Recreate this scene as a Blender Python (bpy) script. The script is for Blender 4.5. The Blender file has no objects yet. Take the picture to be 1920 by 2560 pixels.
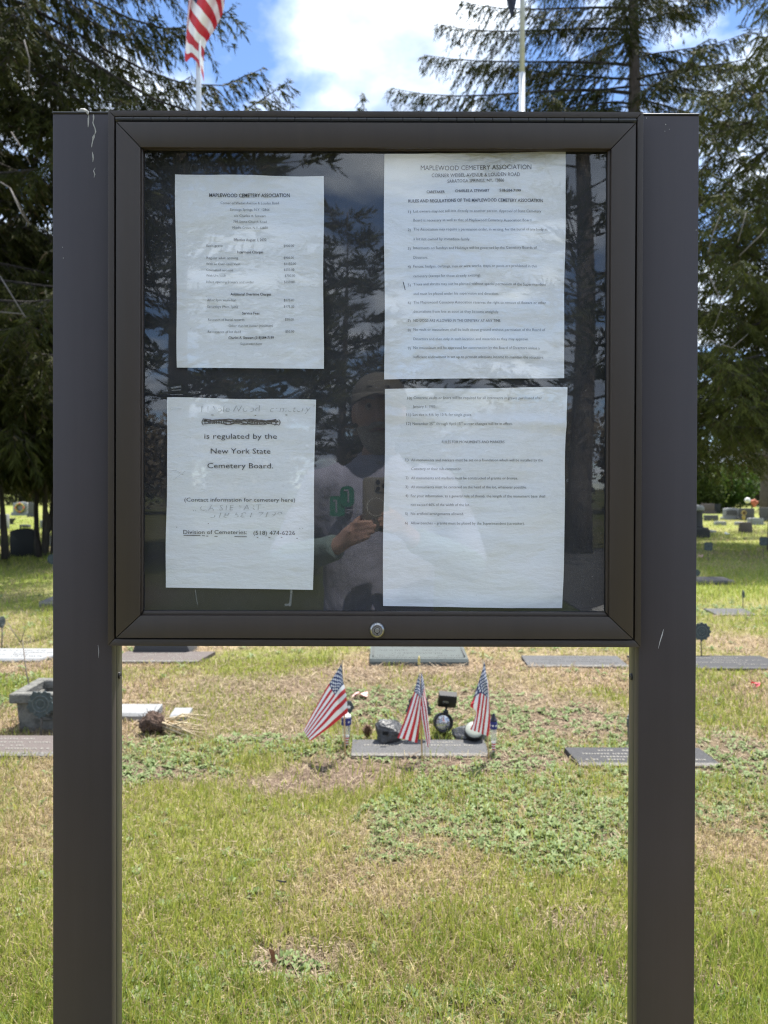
import bpy, bmesh, math, random
import numpy as np
from mathutils import Vector, Matrix, Euler
R = math.radians
rnd = random.Random(7)
rng = np.random.default_rng(11)
sc = bpy.context.scene
C = sc.collection

# ------------------------------------------------------------------ camera
F, AX, AY, HCAM = 1925.0, 960.0, 1228.5, 1.40        # focal length and axis in photo pixels, camera height
PITCH, ROLL = R(0.40), R(0.16)
cd = bpy.data.cameras.new('camera'); cam = bpy.data.objects.new('camera', cd); C.objects.link(cam)
CM = Euler((R(90) - PITCH, 0, 0)).to_matrix() @ Matrix.Rotation(ROLL, 3, 'Z')
cam.matrix_world = Matrix.Translation((0, 0, HCAM)) @ CM.to_4x4()
cd.sensor_width = 36; cd.lens = F / 2560 * 36; cd.shift_y = -(1280 - AY) / 2560
cd.clip_start = 0.004; cd.clip_end = 2000
cd.dof.use_dof = True; cd.dof.focus_distance = 1.13; cd.dof.aperture_fstop = 8.0
sc.camera = cam

def ray(px, py):
    return CM @ Vector(((px - AX) / F, (AY - py) / F, -1))
def P(px, py, Y):                                     # point on the plane y = Y seen at a photo pixel
    d = ray(px, py); return Vector((d.x / d.y * Y, Y, HCAM + d.z / d.y * Y))
def G(px, py, z=0.0):                                 # point on the ground seen at a photo pixel
    d = ray(px, py); t = (z - HCAM) / d.z; return Vector((d.x * t, d.y * t, z))

# ------------------------------------------------------------------ world, sun, exposure
SUN_EL, SUN_AZ = R(64), R(20)                         # azimuth from straight ahead (+Y) towards +X
w = bpy.data.worlds.new('World'); sc.world = w; w.use_nodes = True
nt = w.node_tree; nt.nodes.clear()
def N(t, typ, **kw):
    n = t.nodes.new(typ)
    for k, v in kw.items():
        if k.startswith('i_'):
            n.inputs[int(k[2:]) if k[2:].isdigit() else k[2:].replace('_', ' ')].default_value = v
        else: setattr(n, k, v)
    return n
def L(t, a, b): t.links.new(a, b)
def M_(t, op, a, b=None, c=None, clamp=False):
    n = t.nodes.new('ShaderNodeMath'); n.operation = op; n.use_clamp = clamp
    for i, v in enumerate((a, b, c)):
        if v is None: continue
        if isinstance(v, (int, float)): n.inputs[i].default_value = v
        else: t.links.new(v, n.inputs[i])
    return n.outputs[0]
def ramp(t, fac, stops, interp='LINEAR'):
    n = t.nodes.new('ShaderNodeValToRGB'); n.color_ramp.interpolation = interp
    e = n.color_ramp.elements
    while len(e) < len(stops): e.new(0.5)
    for i, (p, c) in enumerate(stops):
        e[i].position = p; e[i].color = tuple(c) + (1,) if len(c) == 3 else c
    t.links.new(fac, n.inputs[0]); return n.outputs[0]

sky = N(nt, 'ShaderNodeTexSky', sky_type='NISHITA', sun_disc=False, sun_elevation=SUN_EL, sun_rotation=SUN_AZ,
        air_density=0.7, dust_density=0.0, ozone_density=4.0)
bg1 = N(nt, 'ShaderNodeBackground', i_1=0.075); L(nt, sky.outputs[0], bg1.inputs[0])
tc = N(nt, 'ShaderNodeTexCoord'); sp = N(nt, 'ShaderNodeSeparateXYZ'); L(nt, tc.outputs['Generated'], sp.inputs[0])
zz = M_(nt, 'ADD', M_(nt, 'MAXIMUM', sp.outputs[2], 0.0), 0.22)
cb = N(nt, 'ShaderNodeCombineXYZ'); L(nt, M_(nt, 'DIVIDE', sp.outputs[0], zz), cb.inputs[0]); L(nt, M_(nt, 'DIVIDE', sp.outputs[1], zz), cb.inputs[1])
mp = N(nt, 'ShaderNodeMapping'); mp.inputs['Location'].default_value = (5.5, 27.7, 0.0); mp.inputs['Rotation'].default_value = (0, 0, R(-5)); L(nt, cb.outputs[0], mp.inputs[0])
n1 = N(nt, 'ShaderNodeTexNoise', i_Scale=2.1, i_Detail=9.0, i_Roughness=0.52, i_Distortion=0.25); L(nt, mp.outputs[0], n1.inputs['Vector'])
n2 = N(nt, 'ShaderNodeTexNoise', i_Scale=3.6, i_Detail=6.0, i_Roughness=0.55); L(nt, mp.outputs[0], n2.inputs['Vector'])
mask = ramp(nt, n1.outputs[0], [(0.43, (0, 0, 0)), (0.52, (1, 1, 1))])
ccol = ramp(nt, n2.outputs[0], [(0.36, (0.27, 0.33, 0.44)), (0.49, (0.43, 0.50, 0.61)), (0.66, (0.84, 0.90, 0.97))])
bg2 = N(nt, 'ShaderNodeBackground', i_1=0.72); L(nt, ccol, bg2.inputs[0])
mx = N(nt, 'ShaderNodeMixShader'); L(nt, mask, mx.inputs[0]); L(nt, bg1.outputs[0], mx.inputs[1]); L(nt, bg2.outputs[0], mx.inputs[2])
wo = N(nt, 'ShaderNodeOutputWorld'); L(nt, mx.outputs[0], wo.inputs[0])

sd = bpy.data.lights.new('sun', 'SUN'); sun = bpy.data.objects.new('sun', sd); C.objects.link(sun)
sd.energy = 3.15; sd.angle = R(0.6); sd.color = (1.0, 0.955, 0.88)
sun.rotation_euler = Vector((math.sin(SUN_AZ) * math.cos(SUN_EL), math.cos(SUN_AZ) * math.cos(SUN_EL), math.sin(SUN_EL))).to_track_quat('Z', 'Y').to_euler()
sun.location = (10, 20, 40)
vs = sc.view_settings; vs.view_transform = 'Standard'; vs.look = 'None'; vs.gamma = 1; vs.use_curve_mapping = False
vs.exposure = 1.8
sc.render.engine = 'CYCLES'
sc.cycles.max_bounces = 8; sc.cycles.transparent_max_bounces = 16; sc.cycles.use_denoising = True; sc.cycles.denoising_prefilter = 'NONE'; sc.cycles.pixel_filter_type = 'BLACKMAN_HARRIS'; sc.cycles.filter_width = 1.2

# ------------------------------------------------------------------ materials
def mat(name, col, rough=0.6, var=0.0, scale=20.0, bump=0.0, bscale=None, metal=0.0, spec=0.5, detail=5.0, stretch=(1, 1, 1), bdist=0.01):
    m = bpy.data.materials.new(name); m.use_nodes = True; t = m.node_tree; b = t.nodes['Principled BSDF']
    b.inputs['Roughness'].default_value = rough; b.inputs['Metallic'].default_value = metal
    b.inputs['Specular IOR Level'].default_value = spec
    c = tuple(col) + (1,)
    b.inputs['Base Color'].default_value = c
    if var or bump:
        tcn = N(t, 'ShaderNodeTexCoord'); mpn = N(t, 'ShaderNodeMapping'); mpn.inputs['Scale'].default_value = stretch
        L(t, tcn.outputs['Object'], mpn.inputs[0])
    if var:
        nz = N(t, 'ShaderNodeTexNoise', i_Scale=scale, i_Detail=detail, i_Roughness=0.65); L(t, mpn.outputs[0], nz.inputs['Vector'])
        lo = tuple(max(0, x * (1 - var)) for x in col); hi = tuple(min(1, x * (1 + var)) for x in col)
        L(t, ramp(t, nz.outputs[0], [(0.3, lo), (0.7, hi)]), b.inputs['Base Color'])
    if bump:
        nb = N(t, 'ShaderNodeTexNoise', i_Scale=bscale or scale, i_Detail=6.0); L(t, mpn.outputs[0], nb.inputs['Vector'])
        bn = N(t, 'ShaderNodeBump', i_Strength=bump, i_Distance=bdist); L(t, nb.outputs[0], bn.inputs['Height']); L(t, bn.outputs[0], b.inputs['Normal'])
    return m

def vcol_mat(name, trans=0.35, rough=0.7, spec=0.25, noise=0.0, nscale=8.0, bump=0.0):
    m = bpy.data.materials.new(name); m.use_nodes = True; t = m.node_tree; b = t.nodes['Principled BSDF']; out = t.nodes['Material Output']
    a = N(t, 'ShaderNodeAttribute', attribute_name='col'); col = a.outputs['Color']
    if noise:
        g = N(t, 'ShaderNodeNewGeometry')
        nz = N(t, 'ShaderNodeTexNoise', i_Scale=nscale, i_Detail=8.0, i_Roughness=0.7); L(t, g.outputs['Position'], nz.inputs['Vector'])
        mxn = N(t, 'ShaderNodeMix', data_type='RGBA', blend_type='MULTIPLY'); mxn.inputs[0].default_value = 1.0
        L(t, col, mxn.inputs[6]); L(t, ramp(t, nz.outputs[0], [(0.28, (1 - noise,) * 3), (0.72, (1 + noise,) * 3)]), mxn.inputs[7]); col = mxn.outputs[2]
        if bump:
            bn = N(t, 'ShaderNodeBump', i_Strength=bump, i_Distance=0.02); L(t, nz.outputs[0], bn.inputs['Height']); L(t, bn.outputs[0], b.inputs['Normal'])
    L(t, col, b.inputs['Base Color']); b.inputs['Roughness'].default_value = rough; b.inputs['Specular IOR Level'].default_value = spec
    if trans:
        tr = N(t, 'ShaderNodeBsdfTranslucent'); L(t, col, tr.inputs[0])
        ms = N(t, 'ShaderNodeMixShader', i_0=trans); L(t, b.outputs[0], ms.inputs[1]); L(t, tr.outputs[0], ms.inputs[2]); L(t, ms.outputs[0], out.inputs[0])
    return m

def speckle(name, col, rough, fine=900.0, var=0.10, broad=3.0, bvar=0.10, coat=0.0):   # powder-coated metal
    m = bpy.data.materials.new(name); m.use_nodes = True; t = m.node_tree; b = t.nodes['Principled BSDF']
    tcn = N(t, 'ShaderNodeTexCoord')
    a = N(t, 'ShaderNodeTexNoise', i_Scale=fine, i_Detail=2.0); L(t, tcn.outputs['Object'], a.inputs['Vector'])
    c = N(t, 'ShaderNodeTexNoise', i_Scale=broad, i_Detail=6.0, i_Roughness=0.6); L(t, tcn.outputs['Object'], c.inputs['Vector'])
    f = M_(t, 'ADD', M_(t, 'MULTIPLY', M_(t, 'SUBTRACT', a.outputs[0], 0.5), var * 4), M_(t, 'MULTIPLY', M_(t, 'SUBTRACT', c.outputs[0], 0.5), bvar * 4))
    mpv = N(t, 'ShaderNodeMapping'); mpv.inputs['Scale'].default_value = (38, 38, 1.4); L(t, tcn.outputs['Object'], mpv.inputs[0])
    sv = N(t, 'ShaderNodeTexNoise', i_Scale=1.0, i_Detail=5.0, i_Roughness=0.7); L(t, mpv.outputs[0], sv.inputs['Vector'])      # rain streaks and dust
    f = M_(t, 'ADD', f, M_(t, 'MULTIPLY', M_(t, 'SUBTRACT', sv.outputs[0], 0.5), 0.45)); f = M_(t, 'ADD', f, 1.0)
    vm = N(t, 'ShaderNodeVectorMath', operation='SCALE'); vm.inputs[0].default_value = col; L(t, f, vm.inputs['Scale'])
    L(t, vm.outputs[0], b.inputs['Base Color'])
    L(t, M_(t, 'ADD', M_(t, 'MULTIPLY', c.outputs[0], 0.22), rough - 0.11), b.inputs['Roughness'])
    bn = N(t, 'ShaderNodeBump', i_Strength=0.06, i_Distance=0.0006); L(t, a.outputs[0], bn.inputs['Height']); L(t, bn.outputs[0], b.inputs['Normal'])
    return m

MAT = {}
MAT['post'] = speckle('post_powder_coat', (0.0385, 0.0305, 0.0335), 0.48, bvar=0.16)
MAT['bronze_frame'] = speckle('bronze_anodised_frame', (0.043, 0.0325, 0.026), 0.44, fine=1400, var=0.04, bvar=0.05)
MAT['channel'] = speckle('channel_metal', (0.05, 0.048, 0.042), 0.34, fine=1400, var=0.04)
MAT['black_metal'] = mat('black_metal', (0.012, 0.012, 0.013), 0.45)
MAT['hinge'] = mat('hinge_metal', (0.03, 0.03, 0.032), 0.38, 0.3, 60)
MAT['backing'] = mat('dark_backing', (0.014, 0.016, 0.022), 0.75, 0.25, 30)
MAT['chrome'] = mat('nickel_plating', (0.40, 0.40, 0.39), 0.28, 0.08, 400, metal=1.0)
MAT['tape'] = None
MAT['ink'] = mat('printer_ink', (0.035, 0.036, 0.042), 0.8)
MAT['grey_ink'] = mat('worn_printer_ink', (0.13, 0.14, 0.15), 0.8, 0.35, 900)
MAT['pencil'] = mat('faded_marker', (0.46, 0.48, 0.50), 0.8, 0.4, 700)
MAT['marker_pen'] = mat('black_marker_scribble', (0.13, 0.12, 0.115), 0.8, 0.5, 500)
MAT['stain'] = mat('dried_dropping', (0.42, 0.41, 0.38), 0.85, 0.35, 600)
MAT['scratch'] = mat('bare_scratch', (0.5, 0.5, 0.52), 0.5)
MAT['granite'] = mat('grey_granite', (0.10, 0.10, 0.102), 0.85, 0.42, 160, 0.25, 90, bdist=0.004, spec=0.15)
MAT['granite_edge'] = mat('rock_pitch_granite', (0.19, 0.18, 0.165), 0.8, 0.35, 70, 0.9, 60, bdist=0.01, spec=0.15)
MAT['granite_dark'] = mat('dark_granite', (0.062, 0.062, 0.065), 0.8, 0.4, 140, 0.2, 90, bdist=0.004, spec=0.15)
MAT['granite_green'] = mat('blue_grey_granite', (0.095, 0.108, 0.105), 0.8, 0.25, 140, 0.15, 90, bdist=0.003, spec=0.15)
MAT['granite_pink'] = mat('pinkish_granite', (0.125, 0.107, 0.10), 0.85, 0.35, 150, 0.25, 90, bdist=0.004, spec=0.15)
MAT['granite_white'] = mat('pale_granite', (0.27, 0.275, 0.28), 0.85, 0.18, 60, spec=0.15)
MAT['granite_black'] = mat('black_granite', (0.012, 0.014, 0.015), 0.6, 0.3, 120)
MAT['granite_brown'] = mat('brown_granite', (0.10, 0.075, 0.07), 0.55, 0.3, 60)
MAT['letter'] = mat('pale_engraving', (0.19, 0.18, 0.16), 0.8, 0.2, 300)
MAT['letter_dark'] = mat('dark_engraving', (0.06, 0.06, 0.06), 0.8)
MAT['concrete'] = mat('weathered_concrete', (0.135, 0.132, 0.12), 0.9, 0.5, 28, 0.8, 60, detail=10, bdist=0.008)
MAT['verdigris'] = mat('weathered_bronze', (0.045, 0.062, 0.066), 0.6, 0.45, 40, 0.3, 60, bdist=0.003)
MAT['verdigris_edge'] = mat('worn_bronze_relief', (0.085, 0.10, 0.10), 0.55, 0.3, 50)
MAT['rod'] = mat('rusty_rod', (0.10, 0.085, 0.07), 0.7, 0.4, 80)
MAT['wood'] = mat('pale_dowel', (0.58, 0.43, 0.25), 0.6, 0.15, 120, stretch=(1, 1, 0.1))
MAT['gold'] = mat('gold_paint', (0.62, 0.48, 0.16), 0.4, 0.15, 60)
MAT['plastic'] = mat('black_plastic', (0.010, 0.010, 0.011), 0.5, 0.2, 90)
MAT['panel'] = mat('solar_panel_film', (0.010, 0.012, 0.016), 0.55, spec=0.2)
MAT['lens'] = mat('frosted_reflector', (0.55, 0.55, 0.57), 0.12, 0.12, 40, metal=0.75)
MAT['lens_white'] = mat('milky_lens', (0.30, 0.315, 0.27), 0.35, 0.06, 30)
MAT['rock'] = mat('dark_resin_rock', (0.05, 0.052, 0.057), 0.42, 0.5, 22, 0.8, 30, bdist=0.02)
MAT['blue_plastic'] = mat('navy_print', (0.02, 0.03, 0.20), 0.35)
MAT['navy'] = mat('navy_cloth', (0.012, 0.016, 0.035), 0.7)
MAT['white_print'] = mat('white_print', (0.78, 0.78, 0.78), 0.5)
MAT['red_print'] = mat('red_print', (0.50, 0.03, 0.045), 0.45)
MAT['cone'] = mat('pine_cone_scale', (0.11, 0.06, 0.035), 0.8, 0.4, 80)
MAT['root'] = mat('fibrous_root_ball', (0.085, 0.052, 0.037), 0.95, 0.6, 70, 1.0, 90, detail=10, bdist=0.02)
MAT['stalk'] = mat('dry_stalk', (0.52, 0.42, 0.27), 0.8, 0.3, 60)
MAT['twig'] = mat('bare_twig', (0.22, 0.18, 0.15), 0.85, 0.3, 60)
MAT['pink'] = mat('faded_pink_petal', (0.70, 0.45, 0.42), 0.7, 0.15, 40)
MAT['hot_pink'] = mat('pink_petal', (0.80, 0.10, 0.16), 0.6, 0.15, 40)
MAT['orange'] = mat('orange_petal', (0.55, 0.16, 0.09), 0.6, 0.2, 30)
MAT['yellow'] = mat('yellow_petal', (0.40, 0.29, 0.08), 0.6, 0.25, 30)
MAT['leafy'] = mat('wreath_leaf', (0.06, 0.09, 0.04), 0.7, 0.4, 40)
MAT['bark'] = mat('spruce_bark', (0.085, 0.068, 0.058), 0.95, 0.45, 14, 0.9, 18, detail=8, stretch=(1, 1, 0.35), bdist=0.03)
MAT['bark_dark'] = mat('cedar_bark', (0.05, 0.042, 0.036), 0.95, 0.4, 14, 0.9, 18, detail=8, stretch=(1, 1, 0.25), bdist=0.03)
MAT['limb'] = mat('spruce_limb', (0.034, 0.028, 0.024), 0.95, 0.3, 12)
MAT['dead'] = mat('dead_grey_twig', (0.15, 0.135, 0.125), 0.9, 0.3, 20)
MAT['pole'] = mat('galvanised_pole', (0.55, 0.57, 0.59), 0.4, 0.12, 30, metal=0.35)
MAT['asphalt'] = mat('asphalt', (0.055, 0.055, 0.057), 0.9, 0.25, 60, 0.4, 200)
MAT['kerb'] = mat('concrete_kerb', (0.35, 0.34, 0.32), 0.9, 0.2, 20)
MAT['skin'] = mat('skin', (0.50, 0.31, 0.24), 0.5, 0.12, 60)
MAT['shirt'] = mat('lavender_grey_cotton', (0.36, 0.36, 0.46), 0.9, 0.06, 30, 0.5, 14, bdist=0.02)
MAT['sleeve'] = mat('mint_cotton', (0.20, 0.27, 0.255), 0.9, 0.06, 30, 0.6, 25, bdist=0.02)
MAT['emblem'] = mat('green_shirt_print', (0.02, 0.20, 0.13), 0.8)
MAT['trouser'] = mat('dark_denim', (0.05, 0.06, 0.09), 0.9, 0.2, 60)
MAT['shoe'] = mat('brown_leather', (0.07, 0.05, 0.04), 0.6)
MAT['cap'] = mat('khaki_cap_cloth', (0.10, 0.088, 0.07), 0.9, 0.15, 60)
MAT['beard'] = mat('grey_beard', (0.36, 0.33, 0.31), 0.95, 0.4, 120, 1.0, 160, bdist=0.01)
MAT['phone'] = mat('sand_phone_case', (0.22, 0.20, 0.17), 0.5)
MAT['phone_ring'] = mat('pale_ring', (0.62, 0.60, 0.56), 0.5)
MAT['dark_glass'] = mat('lens_glass', (0.01, 0.01, 0.012), 0.08)
MAT['foliage'] = vcol_mat('spruce_needles', trans=0.18, rough=0.7, spec=0.08)
MAT['leaf'] = vcol_mat('broad_leaves', trans=0.4, rough=0.6)
MAT['blade'] = vcol_mat('grass_blades', trans=0.42, rough=0.55)
MAT['weed'] = vcol_mat('weed_leaves', trans=0.30, rough=0.6, spec=0.25)
MAT['thatch'] = vcol_mat('dry_thatch', trans=0.15, rough=0.85)
MAT['soil'] = vcol_mat('lawn_soil', trans=0, rough=0.95, spec=0.1, noise=0.45, nscale=26.0, bump=0.6)

def paper_mat(name, col, seed):
    m = bpy.data.materials.new(name); m.use_nodes = True; t = m.node_tree; b = t.nodes['Principled BSDF']; out = t.nodes['Material Output']
    tcn = N(t, 'ShaderNodeTexCoord'); mpn = N(t, 'ShaderNodeMapping'); mpn.inputs['Location'].default_value = (seed, seed * 2, 0); mpn.inputs['Scale'].default_value = (0.7, 1, 1.9); L(t, tcn.outputs['Object'], mpn.inputs[0])
    a = N(t, 'ShaderNodeTexNoise', i_Scale=26.0, i_Detail=8.0, i_Roughness=0.62); L(t, mpn.outputs[0], a.inputs['Vector'])
    b2 = N(t, 'ShaderNodeTexNoise', i_Scale=8.0, i_Detail=4.0, i_Distortion=0.8); L(t, mpn.outputs[0], b2.inputs['Vector'])
    cc = ramp(t, b2.outputs[0], [(0.3, tuple(x * 0.955 for x in col)), (0.7, col)])
    L(t, cc, b.inputs['Base Color']); b.inputs['Roughness'].default_value = 0.75
    h = M_(t, 'ADD', M_(t, 'MULTIPLY', a.outputs[0], 0.5), b2.outputs[0])
    bn = N(t, 'ShaderNodeBump', i_Strength=0.65, i_Distance=0.010); L(t, h, bn.inputs['Height']); L(t, bn.outputs[0], b.inputs['Normal'])
    return m

def glass_mat():                                      # a thin clear pane: reflects by Fresnel, lets the rest straight through
    m = bpy.data.materials.new('clear_pane'); m.use_nodes = True; t = m.node_tree; t.nodes.clear()
    fr = N(t, 'ShaderNodeFresnel', i_IOR=1.95); g = N(t, 'ShaderNodeNewGeometry')
    fac = M_(t, 'MULTIPLY', fr.outputs[0], M_(t, 'SUBTRACT', 1.0, g.outputs['Backfacing']))
    tr = N(t, 'ShaderNodeBsdfTransparent', i_0=(1, 1, 1, 1)); gl = N(t, 'ShaderNodeBsdfGlossy', i_Roughness=0.0)
    ms = N(t, 'ShaderNodeMixShader'); L(t, fac, ms.inputs[0]); L(t, tr.outputs[0], ms.inputs[1]); L(t, gl.outputs[0], ms.inputs[2])
    # a film of dust on the pane
    tcn = N(t, 'ShaderNodeTexCoord'); nz = N(t, 'ShaderNodeTexNoise', i_Scale=14.0, i_Detail=9.0, i_Roughness=0.7); L(t, tcn.outputs['Object'], nz.inputs['Vector'])
    vz = N(t, 'ShaderNodeTexVoronoi', i_Scale=90.0); L(t, tcn.outputs['Object'], vz.inputs['Vector'])
    cs_ = N(t, 'ShaderNodeSeparateColor'); L(t, vz.outputs['Color'], cs_.inputs[0]); spk = M_(t, 'MULTIPLY', M_(t, 'LESS_THAN', vz.outputs['Distance'], 0.07), M_(t, 'GREATER_THAN', cs_.outputs[0], 0.93))
    d = M_(t, 'ADD', M_(t, 'MULTIPLY', ramp(t, nz.outputs[0], [(0.35, (0, 0, 0)), (0.75, (1, 1, 1))]), 0.016), M_(t, 'MULTIPLY', spk, 0.12))
    df = N(t, 'ShaderNodeBsdfDiffuse', i_0=(0.7, 0.7, 0.7, 1)); m2 = N(t, 'ShaderNodeMixShader')
    L(t, d, m2.inputs[0]); L(t, ms.outputs[0], m2.inputs[1]); L(t, df.outputs[0], m2.inputs[2])
    o = N(t, 'ShaderNodeOutputMaterial'); L(t, m2.outputs[0], o.inputs[0]); return m
MAT['glass'] = glass_mat()
def film_mat(name, amount, col):
    m = bpy.data.materials.new(name); m.use_nodes = True; t = m.node_tree; t.nodes.clear()
    tr = N(t, 'ShaderNodeBsdfTransparent'); df = N(t, 'ShaderNodeBsdfPrincipled'); df.inputs['Base Color'].default_value = col + (1,); df.inputs['Roughness'].default_value = 0.25
    ms = N(t, 'ShaderNodeMixShader', i_0=amount); L(t, tr.outputs[0], ms.inputs[1]); L(t, df.outputs[0], ms.inputs[2])
    o = N(t, 'ShaderNodeOutputMaterial'); L(t, ms.outputs[0], o.inputs[0]); return m
MAT['tape'] = film_mat('clear_tape', 0.28, (0.6, 0.63, 0.66))
MAT['clear'] = film_mat('clear_plastic', 0.32, (0.75, 0.76, 0.76))

def flag_mat():
    m = bpy.data.materials.new('stars_and_stripes_cloth'); m.use_nodes = True; t = m.node_tree; b = t.nodes['Principled BSDF']; out = t.nodes['Material Output']
    uv = N(t, 'ShaderNodeTexCoord'); s = N(t, 'ShaderNodeSeparateXYZ'); L(t, uv.outputs['UV'], s.inputs[0]); u, v = s.outputs[0], s.outputs[1]
    stripe = M_(t, 'MODULO', M_(t, 'FLOOR', M_(t, 'MULTIPLY', v, 12.999)), 2.0)          # 0 = red, 1 = white
    cant = M_(t, 'MULTIPLY', M_(t, 'LESS_THAN', u, 0.4), M_(t, 'GREATER_THAN', v, 6 / 13))
    cu = M_(t, 'MULTIPLY', u, 12 / 0.4); cv = M_(t, 'MULTIPLY', M_(t, 'SUBTRACT', v, 6 / 13), 10 * 13 / 7)
    iu, iv = M_(t, 'ROUND', cu), M_(t, 'ROUND', cv)
    du, dv = M_(t, 'SUBTRACT', cu, iu), M_(t, 'SUBTRACT', cv, iv)
    dist = M_(t, 'SQRT', M_(t, 'ADD', M_(t, 'MULTIPLY', du, du), M_(t, 'MULTIPLY', dv, dv)))
    even = M_(t, 'LESS_THAN', M_(t, 'MODULO', M_(t, 'ADD', iu, iv), 2.0), 0.5)
    ins = M_(t, 'MULTIPLY', M_(t, 'MULTIPLY', M_(t, 'GREATER_THAN', iu, 0.5), M_(t, 'LESS_THAN', iu, 11.5)), M_(t, 'MULTIPLY', M_(t, 'GREATER_THAN', iv, 0.5), M_(t, 'LESS_THAN', iv, 9.5)))
    star = M_(t, 'MULTIPLY', M_(t, 'MULTIPLY', M_(t, 'LESS_THAN', dist, 0.46), even), ins)
    def mix(f, a, c):
        n = N(t, 'ShaderNodeMix', data_type='RGBA'); L(t, f, n.inputs[0])
        for i, x in ((6, a), (7, c)):
            if isinstance(x, tuple): n.inputs[i].default_value = x + (1,)
            else: L(t, x, n.inputs[i])
        return n.outputs[2]
    col = mix(stripe, (0.48, 0.022, 0.035), (0.76, 0.76, 0.78))
    col = mix(cant, col, mix(star, (0.018, 0.035, 0.12), (0.76, 0.76, 0.78)))
    L(t, col, b.inputs['Base Color']); b.inputs['Roughness'].default_value = 0.6
    tr = N(t, 'ShaderNodeBsdfTranslucent'); L(t, col, tr.inputs[0]); ms = N(t, 'ShaderNodeMixShader', i_0=0.12)
    L(t, b.outputs[0], ms.inputs[1]); L(t, tr.outputs[0], ms.inputs[2]); L(t, ms.outputs[0], out.inputs[0]); return m
MAT['flag'] = flag_mat()

# ------------------------------------------------------------------ geometry helpers
class Geo:
    def __init__(s): s.v = []; s.f = []
    def add(s, v, f):
        o = len(s.v); s.v += [tuple(x) for x in v]; s.f += [tuple(i + o for i in q) for q in f]; return s
    def bm(s, b):
        b.verts.index_update(); s.add([x.co[:] for x in b.verts], [[q.index for q in x.verts] for x in b.faces]); b.free(); return s
    def box(s, x0, x1, y0, y1, z0, z1, bev=0.0, seg=1):
        b = bmesh.new(); bmesh.ops.create_cube(b, size=1)
        for q in b.verts: q.co = ((x0 + x1) / 2 + q.co.x * (x1 - x0), (y0 + y1) / 2 + q.co.y * (y1 - y0), (z0 + z1) / 2 + q.co.z * (z1 - z0))
        if bev: bmesh.ops.bevel(b, geom=b.edges[:], offset=bev, segments=seg, affect='EDGES', profile=0.5)
        return s.bm(b)
    def prism(s, poly, d, bev=0.0, seg=1):            # poly: 3-D points (one face), d: extrusion vector
        b = bmesh.new(); d = Vector(d); a = [b.verts.new(p) for p in poly]; c = [b.verts.new(Vector(p) + d) for p in poly]; n = len(a)
        b.faces.new(a); b.faces.new(c[::-1])
        for i in range(n): b.faces.new((a[i], c[i], c[(i + 1) % n], a[(i + 1) % n]))
        bmesh.ops.recalc_face_normals(b, faces=b.faces[:])
        if bev: bmesh.ops.bevel(b, geom=b.edges[:], offset=bev, segments=seg, affect='EDGES', profile=0.5)
        return s.bm(b)
    def tube(s, pts, rad, n=8, cap=True):
        pts = [Vector(p) for p in pts]; k = len(pts)
        if not hasattr(rad, '__len__'): rad = [rad] * k
        V = []; F_ = []
        up = Vector((0.31, 0.17, 0.93)).normalized()
        for i, p in enumerate(pts):
            t = (pts[min(i + 1, k - 1)] - pts[max(i - 1, 0)]).normalized()
            a = t.cross(up)
            if a.length < 0.1: a = t.cross(Vector((1, 0, 0)))
            a.normalize(); c = t.cross(a)
            for j in range(n):
                q = 2 * math.pi * j / n; V.append(p + (a * math.cos(q) + c * math.sin(q)) * rad[i])
        for i in range(k - 1):
            for j in range(n): F_.append((i * n + j, i * n + (j + 1) % n, (i + 1) * n + (j + 1) % n, (i + 1) * n + j))
        if cap: F_.append(tuple(range(n))[::-1]); F_.append(tuple((k - 1) * n + j for j in range(n)))
        return s.add(V, F_)
    def lathe(s, prof, c=(0, 0, 0), axis='Z', n=20):  # prof: (radius, along) pairs
        V = []; F_ = []
        for r_, h in prof:
            for j in range(n):
                q = 2 * math.pi * j / n; a, b_ = r_ * math.cos(q), r_ * math.sin(q)
                V.append({'Z': (c[0] + a, c[1] + b_, c[2] + h), 'Y': (c[0] + a, c[1] + h, c[2] + b_), 'X': (c[0] + h, c[1] + a, c[2] + b_)}[axis])
        for i in range(len(prof) - 1):
            for j in range(n): F_.append((i * n + j, i * n + (j + 1) % n, (i + 1) * n + (j + 1) % n, (i + 1) * n + j))
        F_.append(tuple(range(n))[::-1]); F_.append(tuple((len(prof) - 1) * n + j for j in range(n)))
        return s.add(V, F_)
    def ball(s, c, r, u=12, v=8, fn=None):
        b = bmesh.new(); bmesh.ops.create_uvsphere(b, u_segments=u, v_segments=v, radius=1)
        if not hasattr(r, '__len__'): r = (r,) * 3
        for q in b.verts:
            k = fn(q.co) if fn else 1
            q.co = (c[0] + q.co.x * r[0] * k, c[1] + q.co.y * r[1] * k, c[2] + q.co.z * r[2] * k)
        return s.bm(b)
    def move(s, m):
        m = m if isinstance(m, Matrix) else Matrix.Translation(m); s.v = [tuple(m @ Vector(p)) for p in s.v]; return s

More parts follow.
